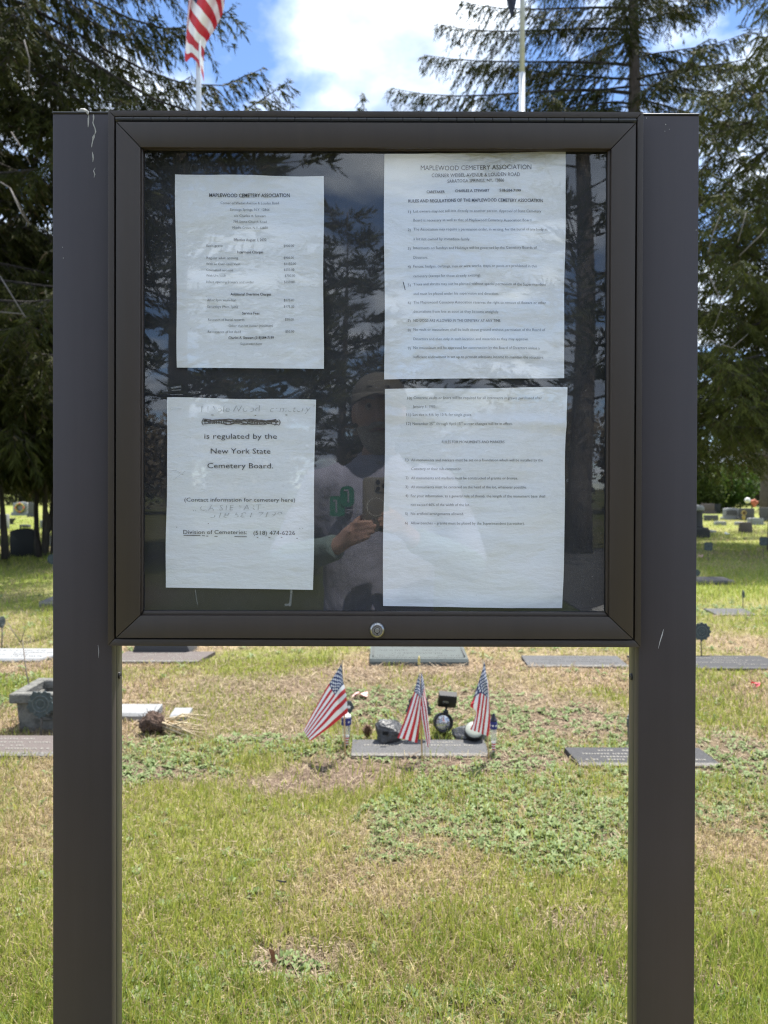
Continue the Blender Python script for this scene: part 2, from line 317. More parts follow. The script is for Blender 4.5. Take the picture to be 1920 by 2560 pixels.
def link(name, me, parent=None):
    o = bpy.data.objects.new(name, me); C.objects.link(o)
    if parent is not None: o.parent = parent
    return o
def tag(o, label=None, cat=None, group=None, kind=None):
    for k, v in (('label', label), ('category', cat), ('group', group), ('kind', kind)):
        if v: o[k] = v
    return o
def thing(name, loc, label, cat, group=None):
    o = bpy.data.objects.new(name, None); C.objects.link(o); o.location = loc; o.empty_display_size = 0.1
    return tag(o, label, cat, group)
def root_loc(p):
    while p is not None and p.parent is not None: p = p.parent
    return Vector(p.location) if p is not None else Vector((0, 0, 0))
def part(name, g, m, parent=None, smooth=False, label=None):     # g in world coordinates; stored relative to the thing's base
    me = bpy.data.meshes.new(name); off = root_loc(parent)
    me.from_pydata([(v[0] - off.x, v[1] - off.y, v[2] - off.z) for v in g.v], [], g.f); me.update()
    me.materials.append(MAT[m] if isinstance(m, str) else m)
    if smooth:
        me.polygons.foreach_set('use_smooth', [True] * len(me.polygons))
        if smooth != 'all': me.set_sharp_from_angle(angle=R(35))
    o = link(name, me, parent)
    if label: o['label'] = label
    return o
def flip_safe(me): me.validate(); return me
def np_mesh(name, V, Fq, col=None, m=None, parent=None, smooth=False):   # V n x 3, Fq k x (3|4) arrays
    me = bpy.data.meshes.new(name); n, k = len(V), len(Fq); q = Fq.shape[1]
    me.vertices.add(n); me.vertices.foreach_set('co', np.ascontiguousarray(V, dtype=np.float32).ravel())
    me.loops.add(k * q); me.loops.foreach_set('vertex_index', np.ascontiguousarray(Fq, dtype=np.int32).ravel())
    me.polygons.add(k); me.polygons.foreach_set('loop_start', np.arange(0, k * q, q, dtype=np.int32)); me.polygons.foreach_set('loop_total', np.full(k, q, dtype=np.int32))
    if smooth: me.polygons.foreach_set('use_smooth', np.ones(k, dtype=bool))
    me.update(calc_edges=True)
    if col is not None:
        a = me.color_attributes.new('col', 'FLOAT_COLOR', 'POINT'); a.data.foreach_set('color', np.concatenate([col, np.ones((n, 1))], 1).astype(np.float32).ravel())
    if m: me.materials.append(MAT[m])
    return link(name, me, parent)
def dup(root, loc=None, rotz=None, scale=None, label=None, group=None):
    r = root.copy(); C.objects.link(r)
    if loc is not None: r.location = loc
    if rotz is not None: r.rotation_euler = (0, 0, rotz)
    if scale is not None: r.scale = scale if hasattr(scale, '__len__') else (scale,) * 3
    if label: r['label'] = label
    if group: r['group'] = group
    for ch in list(root.children):
        c = ch.copy(); C.objects.link(c); c.parent = r
        for g in ch.children:
            d = g.copy(); C.objects.link(d); d.parent = c
    return r

# value noise on arrays
_perm = rng.random((256, 256))
def vnoise(x, y):
    xi, yi = np.floor(x).astype(int), np.floor(y).astype(int); fx, fy = x - xi, y - yi
    fx = fx * fx * (3 - 2 * fx); fy = fy * fy * (3 - 2 * fy)
    g = lambda a, b: _perm[a & 255, b & 255]
    return (g(xi, yi) * (1 - fx) + g(xi + 1, yi) * fx) * (1 - fy) + (g(xi, yi + 1) * (1 - fx) + g(xi + 1, yi + 1) * fx) * fy
def fbm(x, y, s, o=4):
    t = 0; a = 0.5; tot = 0
    for i in range(o):
        t = t + a * vnoise(x * s + 17.3 * i + 40, y * s + 9.1 * i + 40); tot += a; a *= 0.5; s *= 2.03
    return t / tot

# ------------------------------------------------------------------ lawn: fields shared by soil, grass, weeds
def ell(x, y, cx, cy, rx, ry, soft=0.35):
    d = np.sqrt(((x - cx) / rx) ** 2 + ((y - cy) / ry) ** 2) + (fbm(x, y, 3.1) - 0.5) * 1.1
    return np.clip((1 - d) / soft + 0.5, 0, 1)
def fields(x, y):
    soil = np.maximum.reduce([ell(x, y, -0.26, 3.72, 0.40, 0.30), ell(x, y, 0.15, 3.85, 0.6, 0.12), 0.8 * ell(x, y, 0.55, 3.95, 0.5, 0.12), 0.8 * ell(x, y, -0.22, 2.27, 0.16, 0.10),
                              0.7 * ell(x, y, 0.60, 2.45, 0.16, 0.12), 0.6 * ell(x, y, 1.75, 4.0, 0.4, 0.4), 0.6 * ell(x, y, 0.72, 2.2, 0.3, 0.1), 0.55 * ell(x, y, -1.0, 3.7, 0.5, 0.14), 0.62 * ell(x, y, -0.55, 5.0, 1.0, 0.75), 0.55 * ell(x, y, 0.95, 4.75, 0.65, 0.5), 0.5 * ell(x, y, 0.2, 5.6, 0.9, 0.5)])
    weed = np.maximum.reduce([ell(x, y, 0.58, 3.38, 0.62, 0.52), ell(x, y, -1.15, 3.85, 0.42, 0.28), 0.7 * ell(x, y, 0.3, 4.1, 1.6, 0.22), 0.45 * ell(x, y, -0.50, 2.16, 0.36, 0.14),
                              0.7 * ell(x, y, 1.9, 3.6, 0.9, 0.55), 0.6 * ell(x, y, 0.2, 4.9, 0.7, 0.4), 0.6 * ell(x, y, 0.9, 4.6, 0.5, 0.3), 0.4 * ell(x, y, 3.4, 8.8, 1.2, 0.5), 0.5 * ell(x, y, -2.6, 5.2, 0.7, 0.4), 0.45 * ell(x, y, 0.3, 2.05, 0.8, 0.1)])
    dry = np.clip((fbm(x, y, 1.3) - 0.42) * 3.2, 0, 1)
    band = np.clip((y - 3.9) / 0.5, 0, 1) * np.clip((7.2 - y) / 1.2, 0, 1)       # worn, mossy band around the markers
    dry = np.clip(dry + 0.95 * band * np.clip((fbm(x, y, 1.1) - 0.36) * 5, 0, 1), 0, 1)
    lush = np.clip((fbm(x + 31, y + 7, 1.0) - 0.42) * 3.5, 0, 1)
    return soil, weed, dry, lush, band
GREEN, YGREEN, STRAW, TAN, SOIL = [np.array(c) for c in ((0.190, 0.275, 0.042), (0.375, 0.390, 0.085), (0.54, 0.46, 0.235), (0.30, 0.225, 0.142), (0.150, 0.110, 0.082))]
def lerp(a, b, t): return a * (1 - t[:, None]) + b * t[:, None]

xs = np.concatenate([-np.geomspace(5.2, 420, 26)[::-1], np.arange(-5, 5.01, 0.085), np.geomspace(5.2, 420, 26)])
ys = np.concatenate([-np.geomspace(1.0, 420, 34)[::-1], np.arange(-0.8, 8.01, 0.085), np.geomspace(8.2, 420, 40)])
gx, gy = np.meshgrid(xs, ys); gx, gy = gx.ravel(), gy.ravel()
soil, weed, dry, lush, band = fields(gx, gy)
c = lerp(np.tile(np.array((0.165, 0.170, 0.055)), (len(gx), 1)), TAN * 0.9, dry)
c = lerp(c, SOIL, np.clip(soil + 0.35 * weed, 0, 1))
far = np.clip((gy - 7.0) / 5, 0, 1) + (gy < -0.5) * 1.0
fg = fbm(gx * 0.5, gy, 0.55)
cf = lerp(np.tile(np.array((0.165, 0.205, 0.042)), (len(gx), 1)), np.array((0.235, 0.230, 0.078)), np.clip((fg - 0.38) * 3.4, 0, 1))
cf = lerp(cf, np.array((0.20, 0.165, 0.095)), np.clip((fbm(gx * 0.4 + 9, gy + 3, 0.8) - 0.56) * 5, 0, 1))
c = lerp(c, cf, far); c[gy < -0.5] *= np.array((0.34, 0.33, 0.46))     # tree shade painted into the lawn colour behind the camera
gz = (fbm(gx, gy, 2.2) - 0.5) * 0.030 * np.clip((9 - np.abs(gy)) / 2, 0, 1) - 0.006
nx, ny = len(xs), len(ys); ii = np.arange(nx * ny).reshape(ny, nx)
fq = np.stack([ii[:-1, :-1], ii[:-1, 1:], ii[1:, 1:], ii[1:, :-1]], -1).reshape(-1, 4)
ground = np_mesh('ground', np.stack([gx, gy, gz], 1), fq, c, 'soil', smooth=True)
tag(ground, kind='structure')

# road behind the photographer, seen only in the pane
t_ = np.linspace(0, 1, 40); rx = 2.2 + 46 * t_; ry = -5.5 - 15 * (1 - np.exp(-2.2 * t_)); ry = -6.0 - 9.5 * np.sqrt(t_)
g = Geo()
V = []
for a, b in zip(rx, ry): V += [(a, b, 0.012), (a, b - 6.5 - 0.06 * a, 0.012)]
g.add(V, [(2 * i, 2 * i + 1, 2 * i + 3, 2 * i + 2) for i in range(39)]); road = part('road', g, 'asphalt'); tag(road, kind='structure')
g = Geo().tube([(a, b + 0.1, 0.02) for a, b in zip(rx, ry)], 0.09, 6); k_ = part('kerb', g, 'kerb'); tag(k_, kind='structure')

# ------------------------------------------------------------------ the notice board
YP, YC, YD, YG, YB = 1.125, 1.100, 1.094, 1.104, 1.122      # post face, case flange, door face, glass, papers' backing
BASE = Vector((0, YP, 0))
board = thing('notice_board', BASE, 'dark bronze glazed notice board on two broad posts holding four printed sheets', 'notice board')
X = lambda px, Y, py=945: P(px, py, Y).x
Z = lambda py, Y, px=940: P(px, py, Y).z
ztop = Z(281, YP)
for side, (xo, xi) in enumerate(((131, 280), (1743, 1598))):
    a, b_ = sorted((X(xo, YP, 1300), X(xi, YP, 1300)))
    inner = 1 if side == 0 else -1
    p_ = part('post', Geo().box(a, b_, YP, YP + 0.020, -0.30, ztop - 0.003, 0.0022, 2), 'post', board, True)
    ins = 0.0008
    part('post_channel', Geo().box(a + ins, b_ - ins, YP + 0.0225, YP + 0.048, -0.30, ztop - 0.003, 0.002, 2), 'channel', p_, True)
    part('post_core', Geo().box(a + 0.004, b_ - 0.004, YP + 0.0195, YP + 0.023, -0.30, ztop - 0.006), 'black_metal', p_)
    part('post_cap', Geo().box(a - 0.0006, b_ + 0.0006, YP - 0.0006, YP + 0.0486, ztop - 0.003, ztop, 0.0008), 'black_metal', p_)
    xe = b_ if side == 0 else a
    zb = Z(1704, YP)
    g = Geo().lathe([(0.0052, 0), (0.0052, inner * 0.0012), (0.004, inner * 0.0022), (0.0022, inner * 0.0022), (0.0020, inner * 0.0008)], (xe - inner * 0.0004, YP + 0.033, zb), 'X', 14)
    part('bolt', g, 'hinge', p_, True)
# stains and scratches on the posts
def streak(pts, wd, Y, m, name, parent, seed=0):
    r2 = random.Random(seed); v = []; f = []
    for i, (px, py) in enumerate(pts):
        ww = wd * (0.45 + 0.8 * r2.random()) * (0.3 if i in (0, len(pts) - 1) else 1)
        c0 = P(px - ww, py, Y); c1 = P(px + ww, py, Y); v += [c0, c1]
    f = [(2 * i, 2 * i + 1, 2 * i + 3, 2 * i + 2) for i in range(len(pts) - 1)]
    g_ = Geo().add(v, f)
    nv = len(g_.v)
    return part(name, g_, m, parent)
pl, pr = [o for o in board.children if o.name.startswith('post')][:2]
Ys = YP - 0.0004
streak([(233 + 1.2 * math.sin(i), 285 + i * 5.5) for i in range(5)] + [(238, 322), (239, 330), (236, 338)], 1.7, Ys, 'stain', 'dried_dropping', pl, 1)
streak([(237, 334), (234, 342), (232, 352), (230, 360), (229, 368)], 2.6, Ys, 'stain', 'dried_dropping', pl, 2)
streak([(230.5, 379), (232, 387), (233, 396), (232, 405)], 2.0, Ys, 'stain', 'dried_dropping', pl, 3)
streak([(238, 419), (234, 427), (237, 436), (235, 444)], 1.9, Ys, 'stain', 'dried_dropping', pl, 4)
streak([(222, 286), (221, 296), (221, 308), (220, 318)], 1.8, Ys, 'stain', 'dried_dropping', pl, 5)
streak([(1659, 1573), (1655, 1588), (1650, 1604), (1645.5, 1622)], 1.2, Ys, 'scratch', 'scratch', pr, 6)
for px, py, s_ in ((1664, 311, 1.6), (1673, 323, 1.0), (1662, 328, 1.2), (1740, 575, 1.3), (1616, 295, 1.4), (158, 645, 1.2), (156, 618, 0.9)):
    streak([(px, py - s_), (px + .5, py), (px, py + s_)], s_, Ys, 'stain', 'paint_fleck', pr if px > 900 else pl, int(px))
streak([(245, 1612), (247, 1628), (246, 1645)], 0.8, Ys, 'scratch', 'scratch', pl, 9)
# blob of droppings and a dry leaf on the cap
part('dried_dropping', Geo().tube([P(195, 281, YP + .01), P(203, 276.5, YP + .008), P(212, 277, YP + .004), P(218, 279, YP - .001), P(220, 286, YP - .0015)], [.001, .003, .0035, .002, .0012], 6), 'stain', pl, True)

# case: mitred outer flange, box behind, door rails, beads, hinge, lock, pane
def rect(l, r_, t_, b_, Y): return X(l, Y), X(r_, Y), Z(t_, Y), Z(b_, Y)
case = None
def mitred(name, outer, inner, Y, d, m, parent, gap=0.00025, bev=0.0006):
    (L0, R0, T0, B0), (L1, R1, T1, B1) = outer, inner
    polys = [[(L0, T0), (R0, T0), (R1, T1), (L1, T1)], [(R0, T0), (R0, B0), (R1, B1), (R1, T1)], [(R0, B0), (L0, B0), (L1, B1), (R1, B1)], [(L0, B0), (L0, T0), (L1, T1), (L1, B1)]]
    out = []
    for i, q in enumerate(polys):
        cx = sum(p[0] for p in q) / 4; cz = sum(p[1] for p in q) / 4
        q2 = []
        for k, (x, z) in enumerate(q):                 # leave a hairline at each mitre
            dx = gap if i in (1, 3) else 0; dz = gap if i in (0, 2) else 0
            if i in (0, 2): x += -gap * 1.4 if x > cx else gap * 1.4
            else: z += -gap * 1.4 if z > cz else gap * 1.4
            q2.append((x, Y, z))
        out.append(part(name, Geo().prism(q2, (0, d, 0), bev, 2), m, parent, True))
    return out
O = rect(269.5, 1605.5, 277.5, 1616.5, YC); I = rect(285.5, 1590.5, 292.5, 1599.5, YC)
case = part('case_box', Geo(), 'bronze_frame', board) if False else None
g = Geo(); l, r_, t_, b_ = rect(283, 1595, 284, 1609, YC + 0.024); th = 0.003
y0, y1 = YC + 0.0245, YC + 0.074
g.box(l, r_, y0, y1, t_ - th, t_); g.box(l, r_, y0, y1, b_, b_ + th); g.box(l, l + th, y0, y1, b_ + th, t_ - th); g.box(r_ - th, r_, y0, y1, b_ + th, t_ - th)
g.box(l + th, r_ - th, y1 - 0.003, y1, b_ + th, t_ - th)
cb_ = part('case_box', g, 'bronze_frame', board)
mitred('frame_rail', O, I, YC, 0.0245, 'bronze_frame', cb_)
l, r_, t_, b_ = rect(285, 1591, 292, 1600, YC)
part('back_panel', Geo().box(l + .001, r_ - .001, YB + 0.001, YB + 0.004, b_ + .001, t_ - .001), 'backing', board)
part('gasket', Geo().box(l, l + .009, YC + .006, YB, b_, t_).box(r_ - .009, r_, YC + .006, YB, b_, t_).box(l + .009, r_ - .009, YC + .006, YB, t_ - .014, t_).box(l + .009, r_ - .009, YC + .006, YB, b_, b_ + .004), 'black_metal', cb_)
door = part('door', Geo(), 'bronze_frame', board) if False else None
DO = rect(290, 1586.5, 306, 1596.5, YD); DI = rect(350.5, 1526, 369.5, 1540.5, YD)
rails = mitred('door_rail', DO, DI, YD, 0.012, 'bronze_frame', board, gap=0.0004, bev=0.0007)
BI = rect(357.5, 1517, 372.5, 1529, YD + 0.004)
mitred('glazing_bead', (DI[0] - .001, DI[1] + .001, DI[2] + .001, DI[3] - .001), BI, YD + 0.0045, 0.005, 'bronze_frame', rails[0], bev=0.0018)
g = Geo(); g.add([(DI[0] - .004, YG, DI[3] - .004), (DI[1] + .004, YG, DI[3] - .004), (DI[1] + .004, YG, DI[2] + .004), (DI[0] - .004, YG, DI[2] + .004)], [(0, 1, 2, 3)])
g = Geo().box(DI[0] - .004, DI[1] + .004, YG, YG + 0.003, DI[3] - .004, DI[2] + .004)
pane = part('glass_pane', g, 'glass', board)
# piano hinge
zh = Z(299, YC - 0.001); hx0, hx1 = X(289, YC), X(1588, YC); nk = 29; st = (hx1 - hx0) / nk
hg = part('hinge', Geo().box(hx0, hx1, YC + 0.003, YC + 0.0045, zh - 0.004, zh + 0.004), 'hinge', board)
kn = part('hinge_knuckle', Geo().lathe([(0.0029, 0), (0.0034, 0.0003), (0.0034, st - 0.0009), (0.0029, st - 0.0006)], (0, 0, 0), 'X', 10).move((board.location.x, board.location.y, board.location.z)), 'hinge', hg, True)
for i in range(nk):
    o = kn if i == 0 else kn.copy()
    if i: C.objects.link(o); o.parent = hg
    o.location = (hx0 + i * st, YC + 0.001 - BASE.y, zh)
# barrel lock
lx, lz = P(943, 1574.5, YD).x, P(943, 1574.5, YD).z
s_ = 1.10 / F
lk = part('lock', Geo().lathe([(19.5 * s_, 0.0005), (19.5 * s_, -0.0012), (18 * s_, -0.0035), (14.0 * s_, -0.0052), (13.2 * s_, -0.0052), (12.6 * s_, -0.0030), (12.2 * s_, -0.0030)], (lx, YD, lz), 'Y', 36), 'chrome', board, True)
part('lock_barrel', Geo().lathe([(10.8 * s_, -0.002), (10.8 * s_, -0.0050), (10.2 * s_, -0.0056), (8.0 * s_, -0.0056), (7.6 * s_, -0.0042)], (lx, YD, lz), 'Y', 32), 'chrome', lk, True)
part('keyway', Geo().lathe([(7.7 * s_, -0.0035), (7.7 * s_, -0.00435)], (lx, YD, lz), 'Y', 28).box(lx - 1.4 * s_, lx + 1.4 * s_, YD - 0.00585, YD - 0.0050, lz - 10.2 * s_, lz - 5 * s_), 'black_metal', lk)
part('lock_pin', Geo().lathe([(6.3 * s_, -0.0035), (6.3 * s_, -0.0058), (5.6 * s_, -0.0063)], (lx, YD, lz), 'Y', 24), 'chrome', lk, True)

# ------------------------------------------------------------------ printed sheets
YS = YB - 0.0015
jobs = []                                              # (temp text object, target rectangle ...)
def text_line(key, txt, x0, x1, yc, cap, bold=False, shear=0.0, mname='grey_ink', rot=0.0):
    cu = bpy.data.curves.new('t', 'FONT'); cu.body = txt; cu.resolution_u = 2; cu.offset = 0.010 if bold else (-0.016 if mname == 'pencil' else -0.004); cu.shear = shear; cu.fill_mode = 'BOTH'; cu.dimensions = '2D'
    o = bpy.data.objects.new('t', cu); C.objects.link(o); jobs.append((key, o, x0, x1, yc, cap, mname, rot))
SHEETS = {}
def sheet(key, name, corners, label, seed, col, warp, top=None):
    q = [P(px, py, YS) for px, py in corners]          # TL TR BR BL
    xs_ = [p.x for p in q]; zs_ = [p.z for p in q]
    root = thing(name, ((q[2].x + q[3].x) / 2, YS, (q[2].z + q[3].z) / 2), label, 'notice', 'printed sheets inside the notice board')
    n = 90; V = []; rs = random.Random(seed); ph = [rs.random() * 6 for _ in range(8)]
    def dy(u, v):                                      # gentle buckling of damp paper, always towards the pane
        a = 0.5 + 0.5 * math.sin(5 * u + ph[0] + 2.3 * v) ; b2 = 0.5 + 0.5 * math.sin(17 * v + ph[1] + 3 * math.sin(3 * u + ph[2])); c2 = 0.5 + 0.5 * math.sin(31 * u + 11 * v + ph[3])
        return -(0.0022 * a + 0.0013 * b2 + 0.0005 * c2) * warp - (top(u, v) if top else 0)
    def pos(u, v):
        e = q[0].lerp(q[1], u).lerp(q[3].lerp(q[2], u), v); e.y += dy(u, v)
        e.z += 0.0006 * math.sin(9 * u + ph[4]) * (1 - v) ; e.x += 0.0006 * math.sin(8 * v + ph[5]) * (2 * u - 1)
        return e
    for j in range(n + 1):
        for i in range(n + 1): V.append(pos(i / n, j / n))
    Fc = [(j * (n + 1) + i, (j + 1) * (n + 1) + i, (j + 1) * (n + 1) + i + 1, j * (n + 1) + i + 1) for j in range(n) for i in range(n)]
    part('paper', Geo().add(V, Fc), paper_mat(name + '_paper', col, seed), root, 'all')
    SHEETS[key] = (root, q, dy)
    return root
A0, SA = (340, 360), 2.592; B0_, SB = (940, 360), 2.676; C0, SC_ = (340, 940), 2.592; D0, SD = (940, 940), 2.676
z2p = lambda o, s, x, y: (o[0] + x / s, o[1] + y / s)
sheet('A', 'price_sheet', [z2p(A0, SA, *p) for p in ((257, 199), (1216, 212), (1216, 1458), (268, 1449))], 'smaller white sheet listing burial charges in dollars, above the struck-out notice', 3, (0.85, 0.89, 0.94), 0.8)
sheet('B', 'rules_sheet', [z2p(B0_, SB, *p) for p in ((55, 70), (1265, 62), (1256, 1567), (57, 1576))], 'large white sheet of numbered rules one to nine under a capital heading', 5, (0.87, 0.91, 0.97), 1.6)
sheet('C', 'regulation_notice', [z2p(C0, SC_, *p) for p in ((208, 141), (1164, 154), (1148, 1384), (195, 1370))], 'white sheet in large type with its second line scribbled out', 8, (0.87, 0.91, 0.96), 0.9)
sheet('D', 'monument_rules_sheet', [z2p(D0, SD, *p) for p in ((62, 92), (1270, 80), (1246, 1552), (45, 1537))], 'large white sheet about monuments and markers with a creased curling top', 12, (0.88, 0.92, 0.98), 1.9,
      lambda u, v: 0.006 * math.exp(-(v / 0.06) ** 2) * (0.4 + 0.6 * math.sin(3.14 * u)) + 0.003 * math.exp(-((v - 0.12 - 0.05 * u) / 0.025) ** 2))
for t_, x0, x1, y, cap, bo in [
    ('MAPLEWOOD CEMETERY ASSOCIATION', 477, 998, 336, 22, 1), ('Corner of Weibel Avenue & Louden Road', 550, 927, 385, 15, 0), ('Saratoga Springs, N.Y. 12866', 611, 866, 427, 15, 0),
    ('c/o Charles A. Stewart', 637, 841, 467, 15, 0), ('799 Stone Church Road', 632, 847, 506, 15, 0), ('Middle Grove, N.Y. 12850', 627, 855, 545, 15, 0), ('Effective August 1, 2022', 636, 847, 624, 16, 1),
    ('Each grave', 459, 563, 661, 15, 0), ('$900.00', 958, 1025, 663, 15, 0), ('Interment Charges', 658, 827, 703, 16, 1), ('Regular adult opening', 459, 663, 740, 15, 0), ('$900.00', 959, 1025, 741, 15, 0),
    ('With an Over-sized Vault', 456, 677, 779, 15, 0), ('$1150.00', 961, 1039, 780, 15, 0), ('Cremated remains', 458, 630, 818, 15, 0), ('$550.00', 960, 1027, 818, 15, 0), ('With Urn Vault', 456, 583, 855, 15, 0), ('$700.00', 966, 1033, 857, 15, 0),
    ('Infant opening/3 years and under', 458, 765, 896, 15, 0), ('$350.00', 961, 1028, 897, 15, 0), ('Additional Overtime Charges', 614, 877, 975, 16, 1), ('After 3pm weekdays', 463, 651, 1013, 15, 0), ('$175.00', 960, 1027, 1014, 15, 0),
    ('Saturdays (9am-1pm)', 464, 660, 1056, 15, 0), ('$175.00', 960, 1027, 1056, 15, 0), ('Service Fees', 690, 802, 1099, 16, 1), ('Research of burial records', 468, 704, 1140, 15, 0), ('$50.00', 968, 1023, 1140, 15, 0),
    ('Other than lot owner (minimum)', 602, 890, 1180, 15, 0), ('Re-issuance of lot deed', 467, 680, 1218, 15, 0), ('$50.00', 970, 1027, 1218, 15, 0), ('Charles A. Stewart (518)584-7199', 600, 895, 1257, 16, 1), ('Superintendent', 678, 817, 1296, 15, 0)]:
    a, b_ = z2p(A0, SA, x0, y); text_line('A', t_, a, A0[0] + x1 / SA, b_, cap / SA, bo, mname='ink' if bo else 'grey_ink')
for t_, x0, x1, y, cap, bo in [
    ('MAPLEWOOD CEMETERY ASSOCIATION', 299, 1033, 165, 30, 0.5), ('CORNER WEIBEL AVENUE & LOUDEN ROAD', 372, 958, 214, 23, 0.5), ('SARATOGA SPRINGS, NY, 12866', 477, 852, 253, 21, 0.5),
    ('CARETAKER', 338, 459, 324, 17, 1), ('CHARLES A. STEWART', 528, 754, 321, 17, 1), ('518-584-7199', 822, 964, 321, 17, 1), ('RULES AND REGULATIONS OF THE MAPLEWOOD CEMETERY ASSOCIATION', 216, 1113, 385, 20, 1),
    ('1)', 214, 234, 457, 17, 0), ('Lot owners may not sell lots directly to another person. Approval of State Cemetery', 250, 1101, 455, 17, 0), ('Board is necessary as well as that of Maplewood Cemetery Association Board.', 250, 1040, 516, 17, 0),
    ('2)', 212, 232, 580, 17, 0), ('The Association may require a permission order, in writing, for the burial of any body in', 250, 1140, 577, 17, 0), ('a lot not owned by immediate family.', 250, 628, 641, 17, 0),
    ('3)', 212, 232, 704, 17, 0), ('Interments on Sundays and Holidays will be governed by the Cemetery Boards of', 250, 1071, 700, 17, 0), ('Directors.', 250, 348, 763, 17, 0),
    ('4)', 212, 232, 824, 17, 0), ('Fences, hedges, curbings, iron or wire works, steps or posts are prohibited in this', 250, 1071, 822, 17, 0), ('cemetery (except for those already existing).', 250, 698, 886, 17, 0),
    ('5)', 212, 232, 946, 17, 0), ('Trees and shrubs may not be planted without special permission of the Superintendent', 250, 1135, 942, 17, 0), ('and must be placed under his supervision and direction.', 250, 816, 1006, 17, 0),
    ('6)', 212, 232, 1066, 17, 0), ('The Maplewood Cemetery Association reserves the right to remove all flowers or other', 250, 1135, 1065, 17, 0), ('decorations from lots as soon as they become unsightly.', 250, 819, 1126, 17, 0),
    ('7)', 212, 232, 1187, 17, 0.5), ('NO DOGS ARE ALLOWED IN THE CEMETERY AT ANY TIME.', 250, 832, 1186, 17, 0.5), ('8)', 212, 232, 1249, 17, 0), ('No vault or mausoleum shall be built above ground without permission of the Board of', 250, 1128, 1246, 17, 0),
    ('Directors and then only in such location and materials as they may approve.', 250, 1016, 1308, 17, 0), ('9)', 212, 232, 1370, 17, 0), ('No mausoleum will be approved for construction by the Board of Directors unless a', 250, 1092, 1367, 17, 0), ('sufficient endowment is set up to provide adequate income to maintain the structure.', 250, 1121, 1428, 17, 0)]:
    a, b_ = z2p(B0_, SB, x0, y); text_line('B', t_, a, B0_[0] + x1 / SB, b_, cap / SB, bo == 1, mname='ink' if bo else 'grey_ink')
for t_, x0, x1, y, cap, mn, sh in [
    ('(Name of Cemetery)', 427, 938, 296, 30, 'ink', 0), ('is regulated by the', 446, 914, 391, 32, 'ink', 0), ('New York State', 487, 872, 487, 32, 'ink', 0), ('Cemetery Board.', 465, 889, 582, 32, 'ink', 0),
    ('(Contact information for cemetery here)', 316, 1033, 802, 24, 'ink', 0), ('Division of Cemeteries:', 310, 721, 1011, 25, 'ink', 0), ('(518) 474-6226', 763, 1032, 1016, 25, 'ink', 0),
    ('"', 365, 386, 176, 30, 'pencil', 0.3), ('MApleWood', 424, 805, 214, 40, 'pencil', 0.1), ('cemetery"', 870, 1158, 214, 40, 'pencil', 0.25),
    (',, C.A. STEWART', 372, 812, 853, 34, 'pencil', 0.1), ("'518-584-7199'", 478, 968, 900, 32, 'pencil', 0.2), ("''", 262, 290, 990, 26, 'pencil', 0.3), ("''", 1058, 1086, 998, 26, 'pencil', -0.3)]:
    a, b_ = z2p(C0, SC_, x0, y); text_line('C', t_, a, C0[0] + x1 / SC_, b_, cap / SC_, False, sh, mn, 0.0 if mn == 'ink' else R(-0.8))
for t_, x0, x1, y, cap in [
    ('10)', 209, 240, 152, 17), ('Concrete vaults or liners will be required for all interments in graves purchased after', 250, 1103, 150, 17), ('January 1, 1985.', 245, 402, 206, 17), ('11)', 203, 234, 261, 17), ('Lot size is 4 ft. by 10 ft. for single grave.', 246, 640, 260, 17),
    ('12)', 202, 233, 320, 17), ('November 25', 244, 378, 321, 17), ('th', 379, 394, 311, 9), ('through April 15', 402, 563, 320, 17), ('th', 564, 579, 311, 9), ('winter changes will be in effect.', 586, 907, 321, 17), ('RULES FOR MONUMENTS AND MARKERS', 440, 855, 442, 17),
    ('1)', 198, 217, 560, 17), ('All monuments and markers must be set on a foundation which will be installed by the', 235, 1111, 563, 17), ('Cemetery or their sub-contractor.', 235, 570, 621, 17), ('2)', 197, 216, 681, 17), ('All monuments and markers must be constructed of granite or bronze.', 234, 945, 683, 17),
    ('3)', 196, 215, 741, 17), ('All monuments must be centered on the head of the lot, whenever possible.', 234, 1003, 743, 17), ('4)', 196, 215, 801, 17), ('For your information, as a general rule of thumb, the length of the monument base shall', 233, 1124, 803, 17), ('not exceed 60% of the width of the lot.', 233, 625, 861, 17),
    ('5)', 195, 214, 921, 17), ('No artificial arrangements allowed.', 233, 585, 921, 17), ('6)', 194, 213, 983, 17), ('Allow benches – granite must be placed by the Superintendent (caretaker).', 232, 987, 984, 17)]:
    a, b_ = z2p(D0, SD, x0, y); text_line('D', t_, a, D0[0] + x1 / SD, b_, cap / SD, False, mname='grey_ink')
bpy.context.view_layer.update()
dg = bpy.context.evaluated_depsgraph_get()
